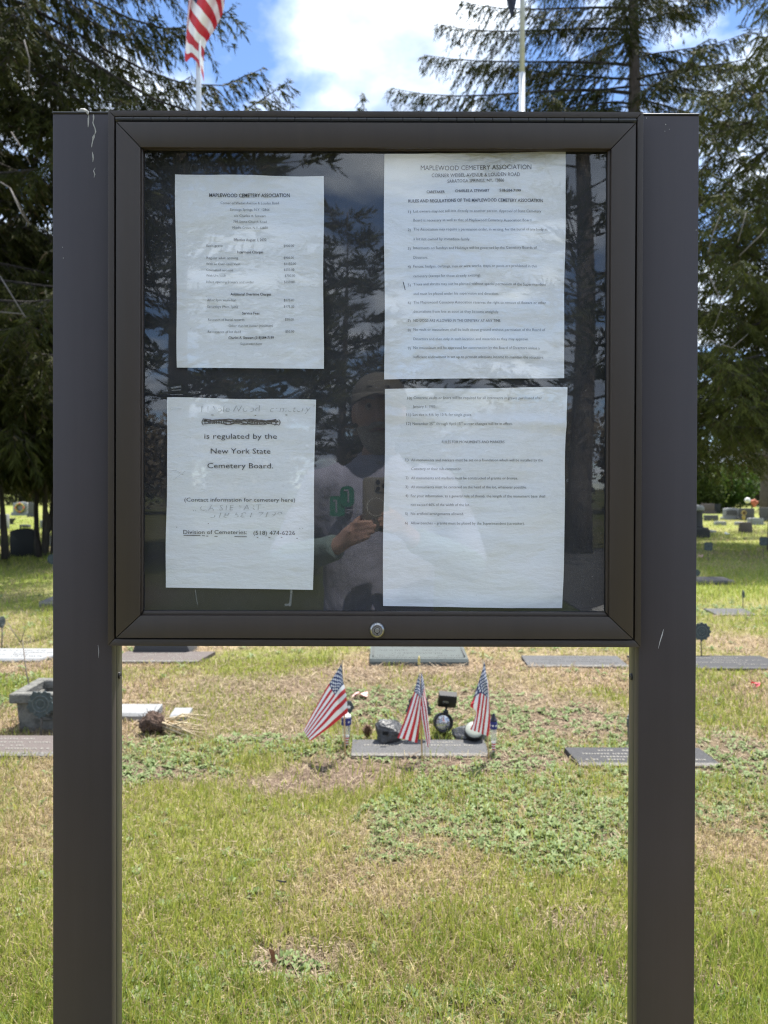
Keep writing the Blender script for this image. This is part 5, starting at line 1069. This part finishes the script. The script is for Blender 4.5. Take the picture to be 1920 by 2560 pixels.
# patriotic lantern stakes
def lantern(Zf, xc, yt, y1, y2, y3, y4, Y, wpx, s, label, capm='navy'):
    c = Zf(xc, y4, Y); r_ = wpx / s / F * Y / 2; zt, z1, z2, z3 = [Zf(xc, y, Y).z for y in (yt, y1, y2, y3)]
    root = thing('lantern_stake', (c.x, Y, 0), label, 'garden light', 'patriotic lantern stakes')
    bd_ = part('band', Geo().lathe([(r_ * .92, z2), (r_, z2 + .002), (r_, z1 - .002), (r_ * .92, z1)], (c.x, Y, 0), 'Z', 20), 'blue_plastic', root, True)
    for k in range(7):
        a = k * .9 - 1.9; p = Vector((c.x + r_ * 1.01 * math.cos(a), Y + r_ * 1.01 * math.sin(a), (z1 + z2) / 2)); t = Vector((-math.sin(a), math.cos(a), 0)); n_ = Vector((math.cos(a), math.sin(a), 0)); pts = []
        for j in range(10): rr = .008 if j % 2 == 0 else .0034; aa = math.pi / 2 + j * math.pi / 5; pts.append(p + t * rr * math.cos(aa) + Vector((0, 0, rr * math.sin(aa))))
        part('star', Geo().prism(pts, n_ * .0006), 'white_print', bd_)
    part('cap', Geo().lathe([(r_ * .95, z1), (r_ * .95, z1 + .008), (r_ * .6, z1 + .016), (r_ * .35, zt - .004), (r_ * .2, zt)], (c.x, Y, 0), 'Z', 18), capm, root, True)
    part('tube', Geo().lathe([(r_ * .62, z3), (r_ * .80, z3 + .01), (r_ * .86, z2)], (c.x, Y, 0), 'Z', 18), 'clear', root, True)
    zb_ = max(c.z, .01); n = 7
    for k in range(n):
        za, zb2 = z3 - (z3 - zb_) * k / n, z3 - (z3 - zb_) * (k + 1) / n
        part('stripe_band', Geo().lathe([(r_ * .60 * (1 - .06 * k), zb2), (r_ * .62 * (1 - .06 * k), za)], (c.x, Y, 0), 'Z', 16), 'white_print' if k % 2 == 0 else 'red_print', root, True)
    part('stake', Geo().tube([(c.x, Y, -.06), (c.x, Y, zb_ + .01)], .005, 6), 'plastic', root)
    return root
Yl = G(857, 1866).y
ll = lantern(Z1, 800, 880, 975, 1095, 1270, 1440, Yl, 160, 6.381, 'clear lantern stake with navy star band behind the wide spread flag', 'white_print')
lantern(Z2, 1385, 850, 965, 1075, 1270, 1430, G(1236, 1882).y, 110, 5.925, 'clear lantern stake with navy star band behind the narrow hanging flag')
# navy star flag scrap behind the first flag
q = Z1(845, 815, Yl + .1); nf = thing('flag_holder', (q.x, q.y, 0), 'dark holder tip with pale star peeping from behind the spread flag', 'flag holder', 'bronze medallion flag holders')
nm_ = part('medallion', Geo().prism([(q.x + .024 * math.cos(a) * (1 + .12 * math.cos(5 * a)), q.y, q.z + .035 * math.sin(a)) for a in np.linspace(0, 6.283, 21)[:-1]], (0, .007, 0), .001), 'verdigris', nf, True)
part('star', Geo().prism([(q.x + (.013 if j % 2 == 0 else .006) * math.cos(math.pi / 2 + j * .6283), q.y - .0006, q.z + (.013 if j % 2 == 0 else .006) * math.sin(math.pi / 2 + j * .6283)) for j in range(10)], (0, .001, 0)), 'white_print', nm_)
part('rod', Geo().tube([(q.x, q.y + .01, -.06), (q.x, q.y + .01, q.z)], .005, 6), 'rod', nf)
# fallen petals
def petals(px, py, n, s, m, label, seed, name='fallen_petal'):
    q = G(px, py); root = thing(name, q, label, 'petals'); r4 = random.Random(seed)
    for k in range(n):
        a = r4.random() * 6.28; c = q + Vector((r4.uniform(-s, s) * .6, r4.uniform(-s, s) * .5, .012 + .02 * r4.random())); u = Vector((math.cos(a), math.sin(a), r4.uniform(-.2, .6))) * s * .6; v = Vector((-math.sin(a), math.cos(a), r4.uniform(0, .7))) * s * .42; up = Vector((0, 0, s * .18))
        part('petal', Geo().add([c - u, c - u * .3 - v, c + u * .6 - v * .8, c + u + up, c + u * .6 + v * .8, c - u * .3 + v, c - up * .6], [(0, 1, 6), (1, 2, 6), (2, 3, 6), (3, 4, 6), (4, 5, 6), (5, 0, 6)]), m, root, 'all')
petals(740 + 1030 / 6.381, 1640 + 668 / 6.381, 4, .055, 'pink', 'faded pink fallen bloom on the grass behind the spread flag', 1)
petals(1884, 1716, 5, .035, 'hot_pink', 'bright pink fallen bloom on the dry grass', 2)
petals(1747, 1393, 3, .08, 'pink', 'pale scrap of faded bloom beside the four lobed medallion', 3)
petals(1818, 1336, 3, .10, 'white_print', 'white scrap on the lawn before the pinkish slant stone', 4)
# one curled brown leaf and a dark twig in the near grass
q = G(280 + 975 / 2.44, 1900 + 1290 / 2.44); lf = thing('fallen_leaf', q, 'curled rust brown leaf in the near grass', 'leaf')
part('blade', Geo().add([q + Vector(p) * .42 + Vector((0, 0, .02)) for p in ((0, 0, .012), (.02, .012, .05), (.012, .02, .085), (-.012, .014, .06), (-.03, .03, .095), (.03, .0, .02))], [(0, 5, 1), (0, 1, 3), (1, 2, 3), (2, 4, 3)]), mat('rust_leaf', (0.22, 0.09, 0.04), .8, .3, 60), lf)
q = G(280 + 1035 / 2.44, 1900 + 812 / 2.44); tw = thing('fallen_twig', q, 'short dark twig lying on the pale grass', 'twig')
part('stem', Geo().tube([q + Vector((-.02, 0, .045)), q + Vector((.0, 0, .04)), q + Vector((.016, .004, .036))], [.0015, .003, .002], 6).tube([q + Vector((.004, 0, .04)), q + Vector((.02, 0, .043))], [.002, .001], 5), 'black_metal', tw)

# ------------------------------------------------------------------ lawn cover, kept off the stones
def clear_of(x, y):
    ok = np.ones(len(x), bool)
    for x0, x1, y0, y1, sk in RECTS: ok &= ~((x > x0 + sk * (y - y0)) & (x < x1 + sk * (y - y0)) & (y > y0) & (y < y1))
    return ok
# grass blades: denser near the board, larger and sparser with distance
def blades(n, y0, y1, spread, seg2=True, wide=0.0, inner=0.0, big=1.0):
    u = rng.random(n); y = y0 * (y1 / y0) ** u
    x = (rng.random(n) * 2 - 1) * (spread * (y + 0.6) + wide)
    soil, weed, dry, lush, band = fields(x, y)
    keep = rng.random(n) > np.clip(soil * 0.85 + weed * 0.60 + 0.45 * band * dry, 0, 0.97)
    keep &= clear_of(x, y) & (np.abs(x) >= inner * (y + 0.6))
    x, y, dry, lush, band = x[keep], y[keep], dry[keep], lush[keep], band[keep]; n = len(x)
    lod = np.clip(y / 3.2, 1, 6) * big
    Ln = (0.036 + 0.050 * rng.random(n)) * (0.75 + 0.55 * lush) * (1 - 0.45 * band) * np.clip(lod, 1, 1.5)
    W = (0.0011 + 0.0013 * rng.random(n)) * lod
    isdry = rng.random(n) < np.clip(0.33 + 0.58 * dry - 0.2 * lush, 0.12, 0.9)
    k = rng.random(n)
    c = np.where(isdry[:, None], lerp(np.tile(STRAW, (n, 1)), TAN, np.clip(k + 0.65 * band, 0, 1)), lerp(np.tile(GREEN, (n, 1)), YGREEN, np.clip(k * 1.1 - 0.28 * lush + 0.28, 0, 1)))
    c = c * (0.82 + 0.34 * rng.random(n))[:, None]
    az = rng.random(n) * 2 * np.pi; face = rng.random(n) * 2 * np.pi
    lean = np.where(isdry, 0.55 + 0.75 * rng.random(n), 0.12 + 0.62 * rng.random(n))
    dx, dy = np.cos(az), np.sin(az); wx, wy = np.cos(face) * W, np.sin(face) * W
    z0 = (fbm(x, y, 2.2) - 0.5) * 0.030 * np.clip((9 - y) / 2, 0, 1) - 0.008
    b = np.stack([x, y, z0], 1)
    m1 = b + np.stack([dx * Ln * 0.28 * lean, dy * Ln * 0.28 * lean, Ln * 0.52 * np.cos(lean * 0.6)], 1)
    tp = b + np.stack([dx * Ln * lean * 0.85, dy * Ln * lean * 0.85, Ln * np.cos(lean)], 1)
    ww = np.stack([wx, wy, np.zeros(n)], 1)
    if seg2:
        V = np.stack([b - ww, b + ww, m1 + ww * 0.8, m1 - ww * 0.8, tp], 1).reshape(-1, 3); o = np.arange(n)[:, None] * 5
        Fq = np.concatenate([o + [0, 1, 2], o + [0, 2, 3], o + [3, 2, 4]], 0); return V, Fq, np.repeat(c, 5, 0)
    V = np.stack([b - ww, b + ww, tp], 1).reshape(-1, 3); o = np.arange(n)[:, None] * 3
    return V, o + [0, 1, 2], np.repeat(c, 3, 0)
def join(*parts):
    V, F_, c, o = [], [], [], 0
    for v, f, k in parts: V.append(v); F_.append(f + o); c.append(k); o += len(v)
    return np.concatenate(V), np.concatenate(F_), np.concatenate(c)
V, Fq, c = join(blades(245000, 1.25, 6.2, 0.64), blades(120000, 6.0, 34, 0.70, False), blades(110000, 0.7, 7.5, 0.64, False, 4.5, 0.60, 1.8))
tag(np_mesh('grass', V, Fq, c, 'blade'), 'short spring lawn of mixed green and straw coloured grass', 'grass', kind='stuff')

# dry thatch lying on the soil
n = 150000
y = 1.25 * (8.5 / 1.25) ** rng.random(n); x = (rng.random(n) * 2 - 1) * 0.62 * (y + 0.6)
soil, weed, dry, lush, band = fields(x, y)
k = rng.random(n) < np.clip(0.25 + soil * 0.7 + dry * 0.5 + weed * .2, 0, 1); k &= clear_of(x, y); x, y = x[k], y[k]; n = len(x)
az = rng.random(n) * 2 * np.pi; Ln = (0.012 + 0.035 * rng.random(n)) * np.clip(y / 3.5, 1, 2); W = (0.0007 + 0.0012 * rng.random(n)) * np.clip(y / 3, 1, 3)
z0 = (fbm(x, y, 2.2) - 0.5) * 0.030 * np.clip((9 - y) / 2, 0, 1) - 0.002 + rng.random(n) * 0.012
d = np.stack([np.cos(az) * Ln, np.sin(az) * Ln, (rng.random(n) - 0.35) * Ln * 0.7], 1); s_ = np.stack([-np.sin(az) * W, np.cos(az) * W, (rng.random(n) - 0.5) * W], 1); b = np.stack([x, y, z0], 1)
V = np.stack([b - s_, b + s_, b + d + s_ * 0.6, b + d - s_ * 0.6], 1).reshape(-1, 3); o = np.arange(n)[:, None] * 4
tone = rng.random(n); c = lerp(np.tile(np.array((0.13, 0.09, 0.06)), (n, 1)), np.array((0.46, 0.37, 0.26)), tone ** 1.4)
tag(np_mesh('thatch', V, o + [0, 1, 2, 3], np.repeat(c, 4, 0), 'thatch'), 'dead grass and litter lying flat on bare brown soil', 'dead grass', kind='stuff')

# broad-leaved weeds in rosettes
n = 34000
y = 1.6 * (10 / 1.6) ** rng.random(n); x = (rng.random(n) * 2 - 1) * 0.62 * (y + 0.5)
soil, weed, dry, lush, band = fields(x, y); k = rng.random(n) < np.clip(weed * 1.1 - 0.25 * soil + 0.03, 0, 1); k &= clear_of(x, y); x, y = x[k], y[k]; n = len(x)
nl = 7; x = np.repeat(x, nl); y = np.repeat(y, nl); base_az = np.repeat(rng.random(n) * 6.28, nl); size = np.repeat(0.6 + 0.75 * rng.random(n), nl); tone = np.repeat(rng.random(n), nl); n = n * nl
az = base_az + np.tile(np.arange(nl) * 2.4, n // nl) + rng.random(n) * 0.6; Ln = (0.017 + 0.024 * rng.random(n)) * size * np.clip(y / 4, 1, 1.6); W = Ln * (0.14 + 0.10 * rng.random(n)); el_ = 0.15 + 0.85 * rng.random(n)
z0 = (fbm(x, y, 2.2) - 0.5) * 0.030 * np.clip((9 - y) / 2, 0, 1) - 0.003
b = np.stack([x, y, z0], 1); dd = np.stack([np.cos(az) * np.cos(el_), np.sin(az) * np.cos(el_), np.sin(el_)], 1); ss = np.stack([-np.sin(az), np.cos(az), np.zeros(n)], 1) * W[:, None]; up = np.array((0, 0, 1.0))
m0 = b + dd * (Ln * 0.5)[:, None]; tp = b + dd * Ln[:, None] - up * (Ln * (0.12 + 0.35 * rng.random(n)))[:, None]; lift = up * (W * 0.45)[:, None]
V = np.stack([b, m0 + ss + lift, tp, m0 - ss + lift, m0], 1).reshape(-1, 3); o = np.arange(n)[:, None] * 5
Fq = np.concatenate([o + [0, 1, 4], o + [4, 1, 2], o + [0, 4, 3], o + [4, 2, 3]], 0)
c = lerp(np.tile(np.array((0.140, 0.205, 0.065)), (n, 1)), np.array((0.265, 0.325, 0.150)), np.clip(tone * 0.7 + 0.3 * rng.random(n), 0, 1))
tag(np_mesh('weed', V, Fq, np.repeat(c, 5, 0), 'weed'), 'low broad leaved grey green weeds patching the lawn', 'weeds', kind='stuff')

# ------------------------------------------------------------------ the photographer, seen only in the pane
PX, PY = -0.017, -0.30
def skin(joints, edges, root, sub=2):
    me = bpy.data.meshes.new('s'); me.from_pydata([j[0] for j in joints], edges, []); me.update(); o = bpy.data.objects.new('s', me); C.objects.link(o)
    md = o.modifiers.new('skin', 'SKIN'); md.use_smooth_shade = True; sb = o.modifiers.new('sub', 'SUBSURF'); sb.levels = sub; sb.render_levels = sub
    for i, j in enumerate(joints):
        r_ = j[1]; me.skin_vertices[0].data[i].radius = r_ if hasattr(r_, '__len__') else (r_, r_); me.skin_vertices[0].data[i].use_root = (i == root)
    bpy.context.view_layer.update(); d = bpy.context.evaluated_depsgraph_get(); m2 = bpy.data.meshes.new_from_object(o.evaluated_get(d)); g = Geo().add([v.co[:] for v in m2.vertices], [tuple(f.vertices) for f in m2.polygons])
    bpy.data.objects.remove(o); bpy.data.meshes.remove(m2); return g
person = thing('person', (PX, PY, 0), 'bearded person in cap and pale long sleeved top taking the photo, mirrored in the pane', 'person')
J = []; E = []
def jn(p, r_, par=None): J.append((p, r_)); 
def chain(pts, par):
    for p, r_ in pts:
        J.append((p, r_)); E.append((par, len(J) - 1)); par = len(J) - 1
    return par
J.append(((PX, PY, 0.98), (.11, .08)))
ch = chain([((PX, PY - .005, 1.14), (.11, .07)), ((PX, PY - .01, 1.32), (.12, .07)), ((PX, PY, 1.42), (.08, .06)), ((PX, PY + .005, 1.50), (.058, .058)), ((PX, PY + .015, 1.57), (.056, .058))], 0)
for s_ in (-1, 1):
    k = chain([((PX + s_ * .10, PY, .90), (.065, .065)), ((PX + s_ * .11, PY + .01, .50), (.042, .045)), ((PX + s_ * .12, PY - .01, .10), (.034, .036)), ((PX + s_ * .13, PY + .10, .04), (.04, .03))], 0)
LW, RW = (-.152, -.075, 1.212), (.10, -.07, 1.235)
la = chain([((PX - .185, PY, 1.415), (.042, .042)), ((-.315, -.255, 1.16), (.036, .036)), ((-.24, -.16, 1.18), (.032, .032)), (LW, (.028, .024))], 2)
ra = chain([((PX + .185, PY, 1.415), (.042, .042)), ((.275, -.25, 1.14), (.036, .036)), ((.19, -.15, 1.19), (.032, .032)), (RW, (.028, .024))], 2)
lp = chain([((-.118, -.048, 1.238), (.030, .018)), ((-.092, -.030, 1.258), (.034, .016))], la)
for i, (dz, tx) in enumerate(((.030, -.030), (.012, -.018), (-.008, -.022), (-.026, -.040))):
    chain([((-.086, -.020, 1.262 + dz), (.0092, .0092)), ((-.066, -.002, 1.268 + dz * .85), (.0088, .0088)), ((-.045, .004, 1.274 + dz * .75), (.008, .008)), ((tx, -.001, 1.276 + dz * .7), (.0068, .0068))], lp)
chain([((-.098, -.045, 1.278), (.011, .011)), ((-.075, -.040, 1.302), (.0095, .0095)), ((-.050, -.034, 1.318), (.008, .008))], lp)
rp = chain([((.066, -.045, 1.262), (.030, .018)), ((.040, -.030, 1.285), (.034, .016))], ra)
for i, (dz, tx) in enumerate(((.034, -.012), (.014, -.022), (-.006, -.018), (-.024, -.006))):
    chain([((.034, -.020, 1.290 + dz), (.0092, .0092)), ((.020, -.001, 1.292 + dz * .85), (.0088, .0088)), ((.004, .0125, 1.293 + dz * .8), (.008, .008)), ((tx, .013, 1.292 + dz * .75), (.0068, .0068))], rp)
chain([((.044, -.045, 1.305), (.011, .011)), ((.022, -.040, 1.325), (.0095, .0095)), ((.0, -.034, 1.34), (.008, .008))], rp)
bg_ = skin(J, E, 0)
HZ, HY = 1.638, PY + .025
def hd(c):
    k = 1.0
    if c.z < 0: k *= 1 - .20 * (-c.z) ** 1.5 * (abs(c.x) > .1)
    return k
hg_ = Geo(); b = bmesh.new(); bmesh.ops.create_uvsphere(b, u_segments=32, v_segments=24, radius=1)
for v in b.verts:
    x, y, z = v.co
    jx = 1 - .26 * max(0, -z) ** 1.2; jy = 1 - .10 * max(0, -z)
    yy = y * .100 * jy
    if y > 0: yy += .010 * math.exp(-((z + .95) / .3) ** 2) - .008 * (math.exp(-((z - .08) / .10) ** 2) * math.exp(-((abs(x) - .36) / .18) ** 2)) + .007 * math.exp(-((z - .30) / .10) ** 2) * math.exp(-(x / .6) ** 2)
    v.co = (PX + x * .077 * jx, HY + yy, HZ + z * .122)
hg_.bm(b); bg_.add(hg_.v, hg_.f)
ng = Geo().tube([(PX, HY + .094, HZ + .022), (PX, HY + .106, HZ - .004), (PX, HY + .116, HZ - .030), (PX, HY + .100, HZ - .036)], [.008, .010, .014, .009], 8)
bg_.add(ng.v, ng.f)
for s_ in (-1, 1):
    eg = Geo().ball((PX + s_ * .080, HY - .006, HZ - .005), (.009, .020, .034), 10, 8); bg_.add(eg.v, eg.f)
bd_ = part('body', bg_, 'skin', person, 'all')
rm = bd_.modifiers.new('remesh', 'REMESH'); rm.mode = 'VOXEL'; rm.voxel_size = .0055; rm.use_smooth_shade = True
for s_ in (-1, 1):
    ey = part('eye', Geo().ball((PX + s_ * .030, HY + .083, HZ + .010), 0.0125, 12, 8), 'beard', person, 'all'); part('pupil', Geo().ball((PX + s_ * .030, HY + .0935, HZ + .010), (.006, .003, .006), 10, 6), 'black_metal', ey, 'all')
    part('eyebrow', Geo().tube([(PX + s_ * .012, HY + .102, HZ + .030), (PX + s_ * .030, HY + .100, HZ + .036), (PX + s_ * .050, HY + .086, HZ + .030)], [.003, .0045, .002], 6), 'beard', person, 'all')
# beard and moustache
def bshell(c): return 1
b = bmesh.new(); bmesh.ops.create_uvsphere(b, u_segments=28, v_segments=20, radius=1); kill = []
for v in b.verts:
    x, y, z = v.co
    if z > -.30 + .28 * max(0, .5 - y) - .10 * (abs(x) < .4) or y < -.15: kill.append(v)
    n_ = .04 * math.sin(37 * x + 9) * math.sin(31 * z)
    v.co = (PX + x * .078 * (1 - .20 * max(0, -z)) * 1.05, HY + y * .112 + .006, HZ - .010 + z * (.138 + .01 * n_))
bmesh.ops.delete(b, geom=kill, context='VERTS'); part('beard', Geo().bm(b), 'beard', person, 'all')
part('moustache', Geo().tube([(PX - .038, HY + .092, HZ - .066), (PX - .018, HY + .108, HZ - .050), (PX, HY + .110, HZ - .047), (PX + .018, HY + .108, HZ - .050), (PX + .038, HY + .092, HZ - .066)], [.005, .009, .008, .009, .005], 8), 'beard', person, 'all')
part('mouth', Geo().ball((PX, HY + .106, HZ - .062), (.020, .005, .004), 10, 6), mat('lips', (.22, .09, .08), .5), person, 'all')
# cap
b = bmesh.new(); bmesh.ops.create_uvsphere(b, u_segments=30, v_segments=20, radius=1); bmesh.ops.delete(b, geom=[v for v in b.verts if v.co.z < -.02], context='VERTS')
for v in b.verts: x, y, z = v.co; v.co = (PX + x * .088, HY - .002 + y * .110, HZ + .048 + z * .080)
cp = part('cap', Geo().bm(b), 'cap', person, 'all')
V = []; nb = 16
for j in range(5):
    for i in range(nb + 1):
        a = math.pi * (.13 + .74 * i / nb); r_ = 1 + .62 * (j / 4) * math.sin(a) ** .8; x = math.cos(a); V.append((PX + .088 * x * (1 + .05 * j / 4), HY + .110 * math.sin(a) * r_, HZ + .050 - .030 * (j / 4) * (abs(x) ** 1.5) - .012 * (j / 4)))
Fc = [(j * (nb + 1) + i, j * (nb + 1) + i + 1, (j + 1) * (nb + 1) + i + 1, (j + 1) * (nb + 1) + i) for j in range(4) for i in range(nb)]
pk = part('peak', Geo().add(V, Fc), 'cap', cp, 'all'); sm = pk.modifiers.new('thick', 'SOLIDIFY'); sm.thickness = .004
part('badge', Geo().box(PX - .035, PX + .035, HY + .0975, HY + .1015, HZ + .072, HZ + .088, .001), 'phone', cp)
# clothes
def loft(g, rings, n=28):                              # closed tube through elliptical rings (x, y, z, rx, ry)
    V = [(x + rx * math.cos(q) , y + ry * math.sin(q), z) for x, y, z, rx, ry in rings for q in np.linspace(0, 2 * math.pi, n + 1)[:-1]]; k = len(rings)
    return g.add(V, [(i * n + j, i * n + (j + 1) % n, (i + 1) * n + (j + 1) % n, (i + 1) * n + j) for i in range(k - 1) for j in range(n)] + [tuple(range(n))[::-1], tuple((k - 1) * n + j for j in range(n))])
def cloth_body(name, g, m, size=.009):
    o = part(name, g, m, person, 'all'); rm = o.modifiers.new('remesh', 'REMESH'); rm.mode = 'VOXEL'; rm.voxel_size = size; rm.use_smooth_shade = True
    sm = o.modifiers.new('soft', 'SMOOTH'); sm.factor = .5; sm.iterations = 6; return o
g = loft(Geo(), [(PX, PY, .80, .178, .128), (PX, PY, .95, .182, .132), (PX, PY, 1.10, .180, .134), (PX, PY - .005, 1.22, .186, .130), (PX, PY - .01, 1.33, .196, .124), (PX, PY - .008, 1.40, .192, .108), (PX, PY, 1.44, .150, .090), (PX, PY + .004, 1.475, .092, .074), (PX, PY + .006, 1.500, .068, .066)])
g.tube([(PX - .12, PY, 1.405), (PX - .185, PY - .002, 1.395), (-.262, -.292, 1.28), (-.318, -.262, 1.175), (-.300, -.235, 1.163)], [.075, .076, .062, .056, .052], 18)
g.tube([(PX + .12, PY, 1.405), (PX + .185, PY - .002, 1.395), (.240, -.285, 1.27), (.280, -.255, 1.155), (.262, -.23, 1.15)], [.075, .076, .062, .056, .052], 18)
sh = cloth_body('shirt', g, 'shirt')
tx_ = bpy.data.textures.new('cloth_folds', 'CLOUDS'); tx_.noise_scale = .09; dm = sh.modifiers.new('folds', 'DISPLACE'); dm.texture = tx_; dm.strength = .014; dm.texture_coords = 'LOCAL'
cloth_body('sleeve', Geo().tube([(-.322, -.268, 1.170), (-.308, -.242, 1.163), (-.25, -.17, 1.180), (-.17, -.092, 1.208), (-.140, -.066, 1.220)], [.050, .054, .050, .041, .039], 20), 'sleeve', .006)
cloth_body('sleeve', Geo().tube([(.284, -.262, 1.150), (.270, -.238, 1.147), (.20, -.16, 1.187), (.125, -.092, 1.224), (.092, -.062, 1.242)], [.050, .054, .050, .041, .039], 20), 'sleeve', .006)
part('collar', Geo().add(*(lambda n: ([(PX + (.066 + .006 * math.cos(b)) * math.cos(a), PY + .006 + (.068 + .006 * math.cos(b)) * math.sin(a), 1.494 - .016 * math.sin(a) + .010 * math.sin(b)) for a in np.linspace(0, 6.283, n + 1)[:-1] for b in np.linspace(0, 6.283, 7)[:-1]], [(i * 6 + j, ((i + 1) % n) * 6 + j, ((i + 1) % n) * 6 + (j + 1) % 6, i * 6 + (j + 1) % 6) for i in range(n) for j in range(6)]))(24)), 'shirt', person, 'all')
# green chest emblem: two rounded blocks with pale strokes
ye = PY + .117
def rrect(x0, x1, z0, z1, r_, y):
    pts = []
    for cx, cz, a0 in ((x1 - r_, z1 - r_, 0), (x0 + r_, z1 - r_, 90), (x0 + r_, z0 + r_, 180), (x1 - r_, z0 + r_, 270)):
        for k in range(5): a = R(a0 + 22.5 * k); pts.append((cx + r_ * math.cos(a), y, cz + r_ * math.sin(a)))
    return pts
em = part('emblem', Geo().prism(rrect(-.168, -.122, 1.306, 1.368, .006, ye), (0, .004, 0)).prism(rrect(-.136, -.092, 1.335, 1.400, .018, ye + .002), (0, .004, 0)), 'emblem', sh)
part('emblem_stroke', Geo().box(-.150, -.145, ye + .0045, ye + .0055, 1.318, 1.352).box(-.158, -.146, ye + .0045, ye + .0055, 1.352, 1.357).box(-.113, -.108, ye + .0065, ye + .0075, 1.350, 1.384).box(-.124, -.109, ye + .0065, ye + .0075, 1.384, 1.389).box(-.118, -.096, ye + .003, ye + .004, 1.324, 1.328).box(-.118, -.106, ye + .003, ye + .004, 1.316, 1.319), 'shirt', sh)
g = loft(Geo(), [(PX, PY, .76, .160, .112), (PX, PY, .88, .168, .118), (PX, PY, 1.0, .165, .116)])
for s_ in (-1, 1): g.tube([(PX + s_ * .085, PY, .88), (PX + s_ * .092, PY, .76), (PX + s_ * .11, PY + .008, .48), (PX + s_ * .12, PY - .01, .05)], [.088, .094, .074, .062], 18)
cloth_body('trousers', g, 'trouser', .011)
for s_ in (-1, 1): part('shoe', Geo().ball((PX + s_ * .128, PY + .055, .045), (.052, .145, .055), 16, 10, lambda c: 1 - .25 * max(0, c.y) * max(0, c.z)), 'shoe', person, 'all')
# the phone in the hands; the camera is its lens
ph_ = thing('phone', (-.023, -.016, 1.3455), 'sand coloured phone with ring on its back held up in both hands', 'phone')
pb = part('case', Geo().prism(rrect(-.062, .016, 1.268, 1.425, .011, -.011), (0, -.010, 0), .0015, 2), 'phone', ph_, True)
bp_ = part('camera_bump', Geo().prism(rrect(-.026, .013, 1.383, 1.421, .009, -.0085), (0, -.0026, 0), .0006), 'phone', pb, True)
for lx_, lz_ in ((.0, 1.4), (-.017, 1.411), (-.017, 1.392)):
    part('lens', Geo().lathe([(.0066, 0), (.0066, .0012), (.0054, .0014)], (lx_, -.0085, lz_), 'Y', 18), 'dark_glass', bp_, True)
part('ring', Geo().add(*(lambda n: ([(-.023 + (.025 + .0016 * k2) * math.cos(a), -.0106, 1.34 + (.025 + .0016 * k2) * math.sin(a)) for a in np.linspace(0, 6.283, n + 1)[:-1] for k2 in (0, 1)], [(2 * i, 2 * i + 1, (2 * i + 3) % (2 * n), (2 * i + 2) % (2 * n)) for i in range(n)]))(40)), 'phone_ring', ph_)
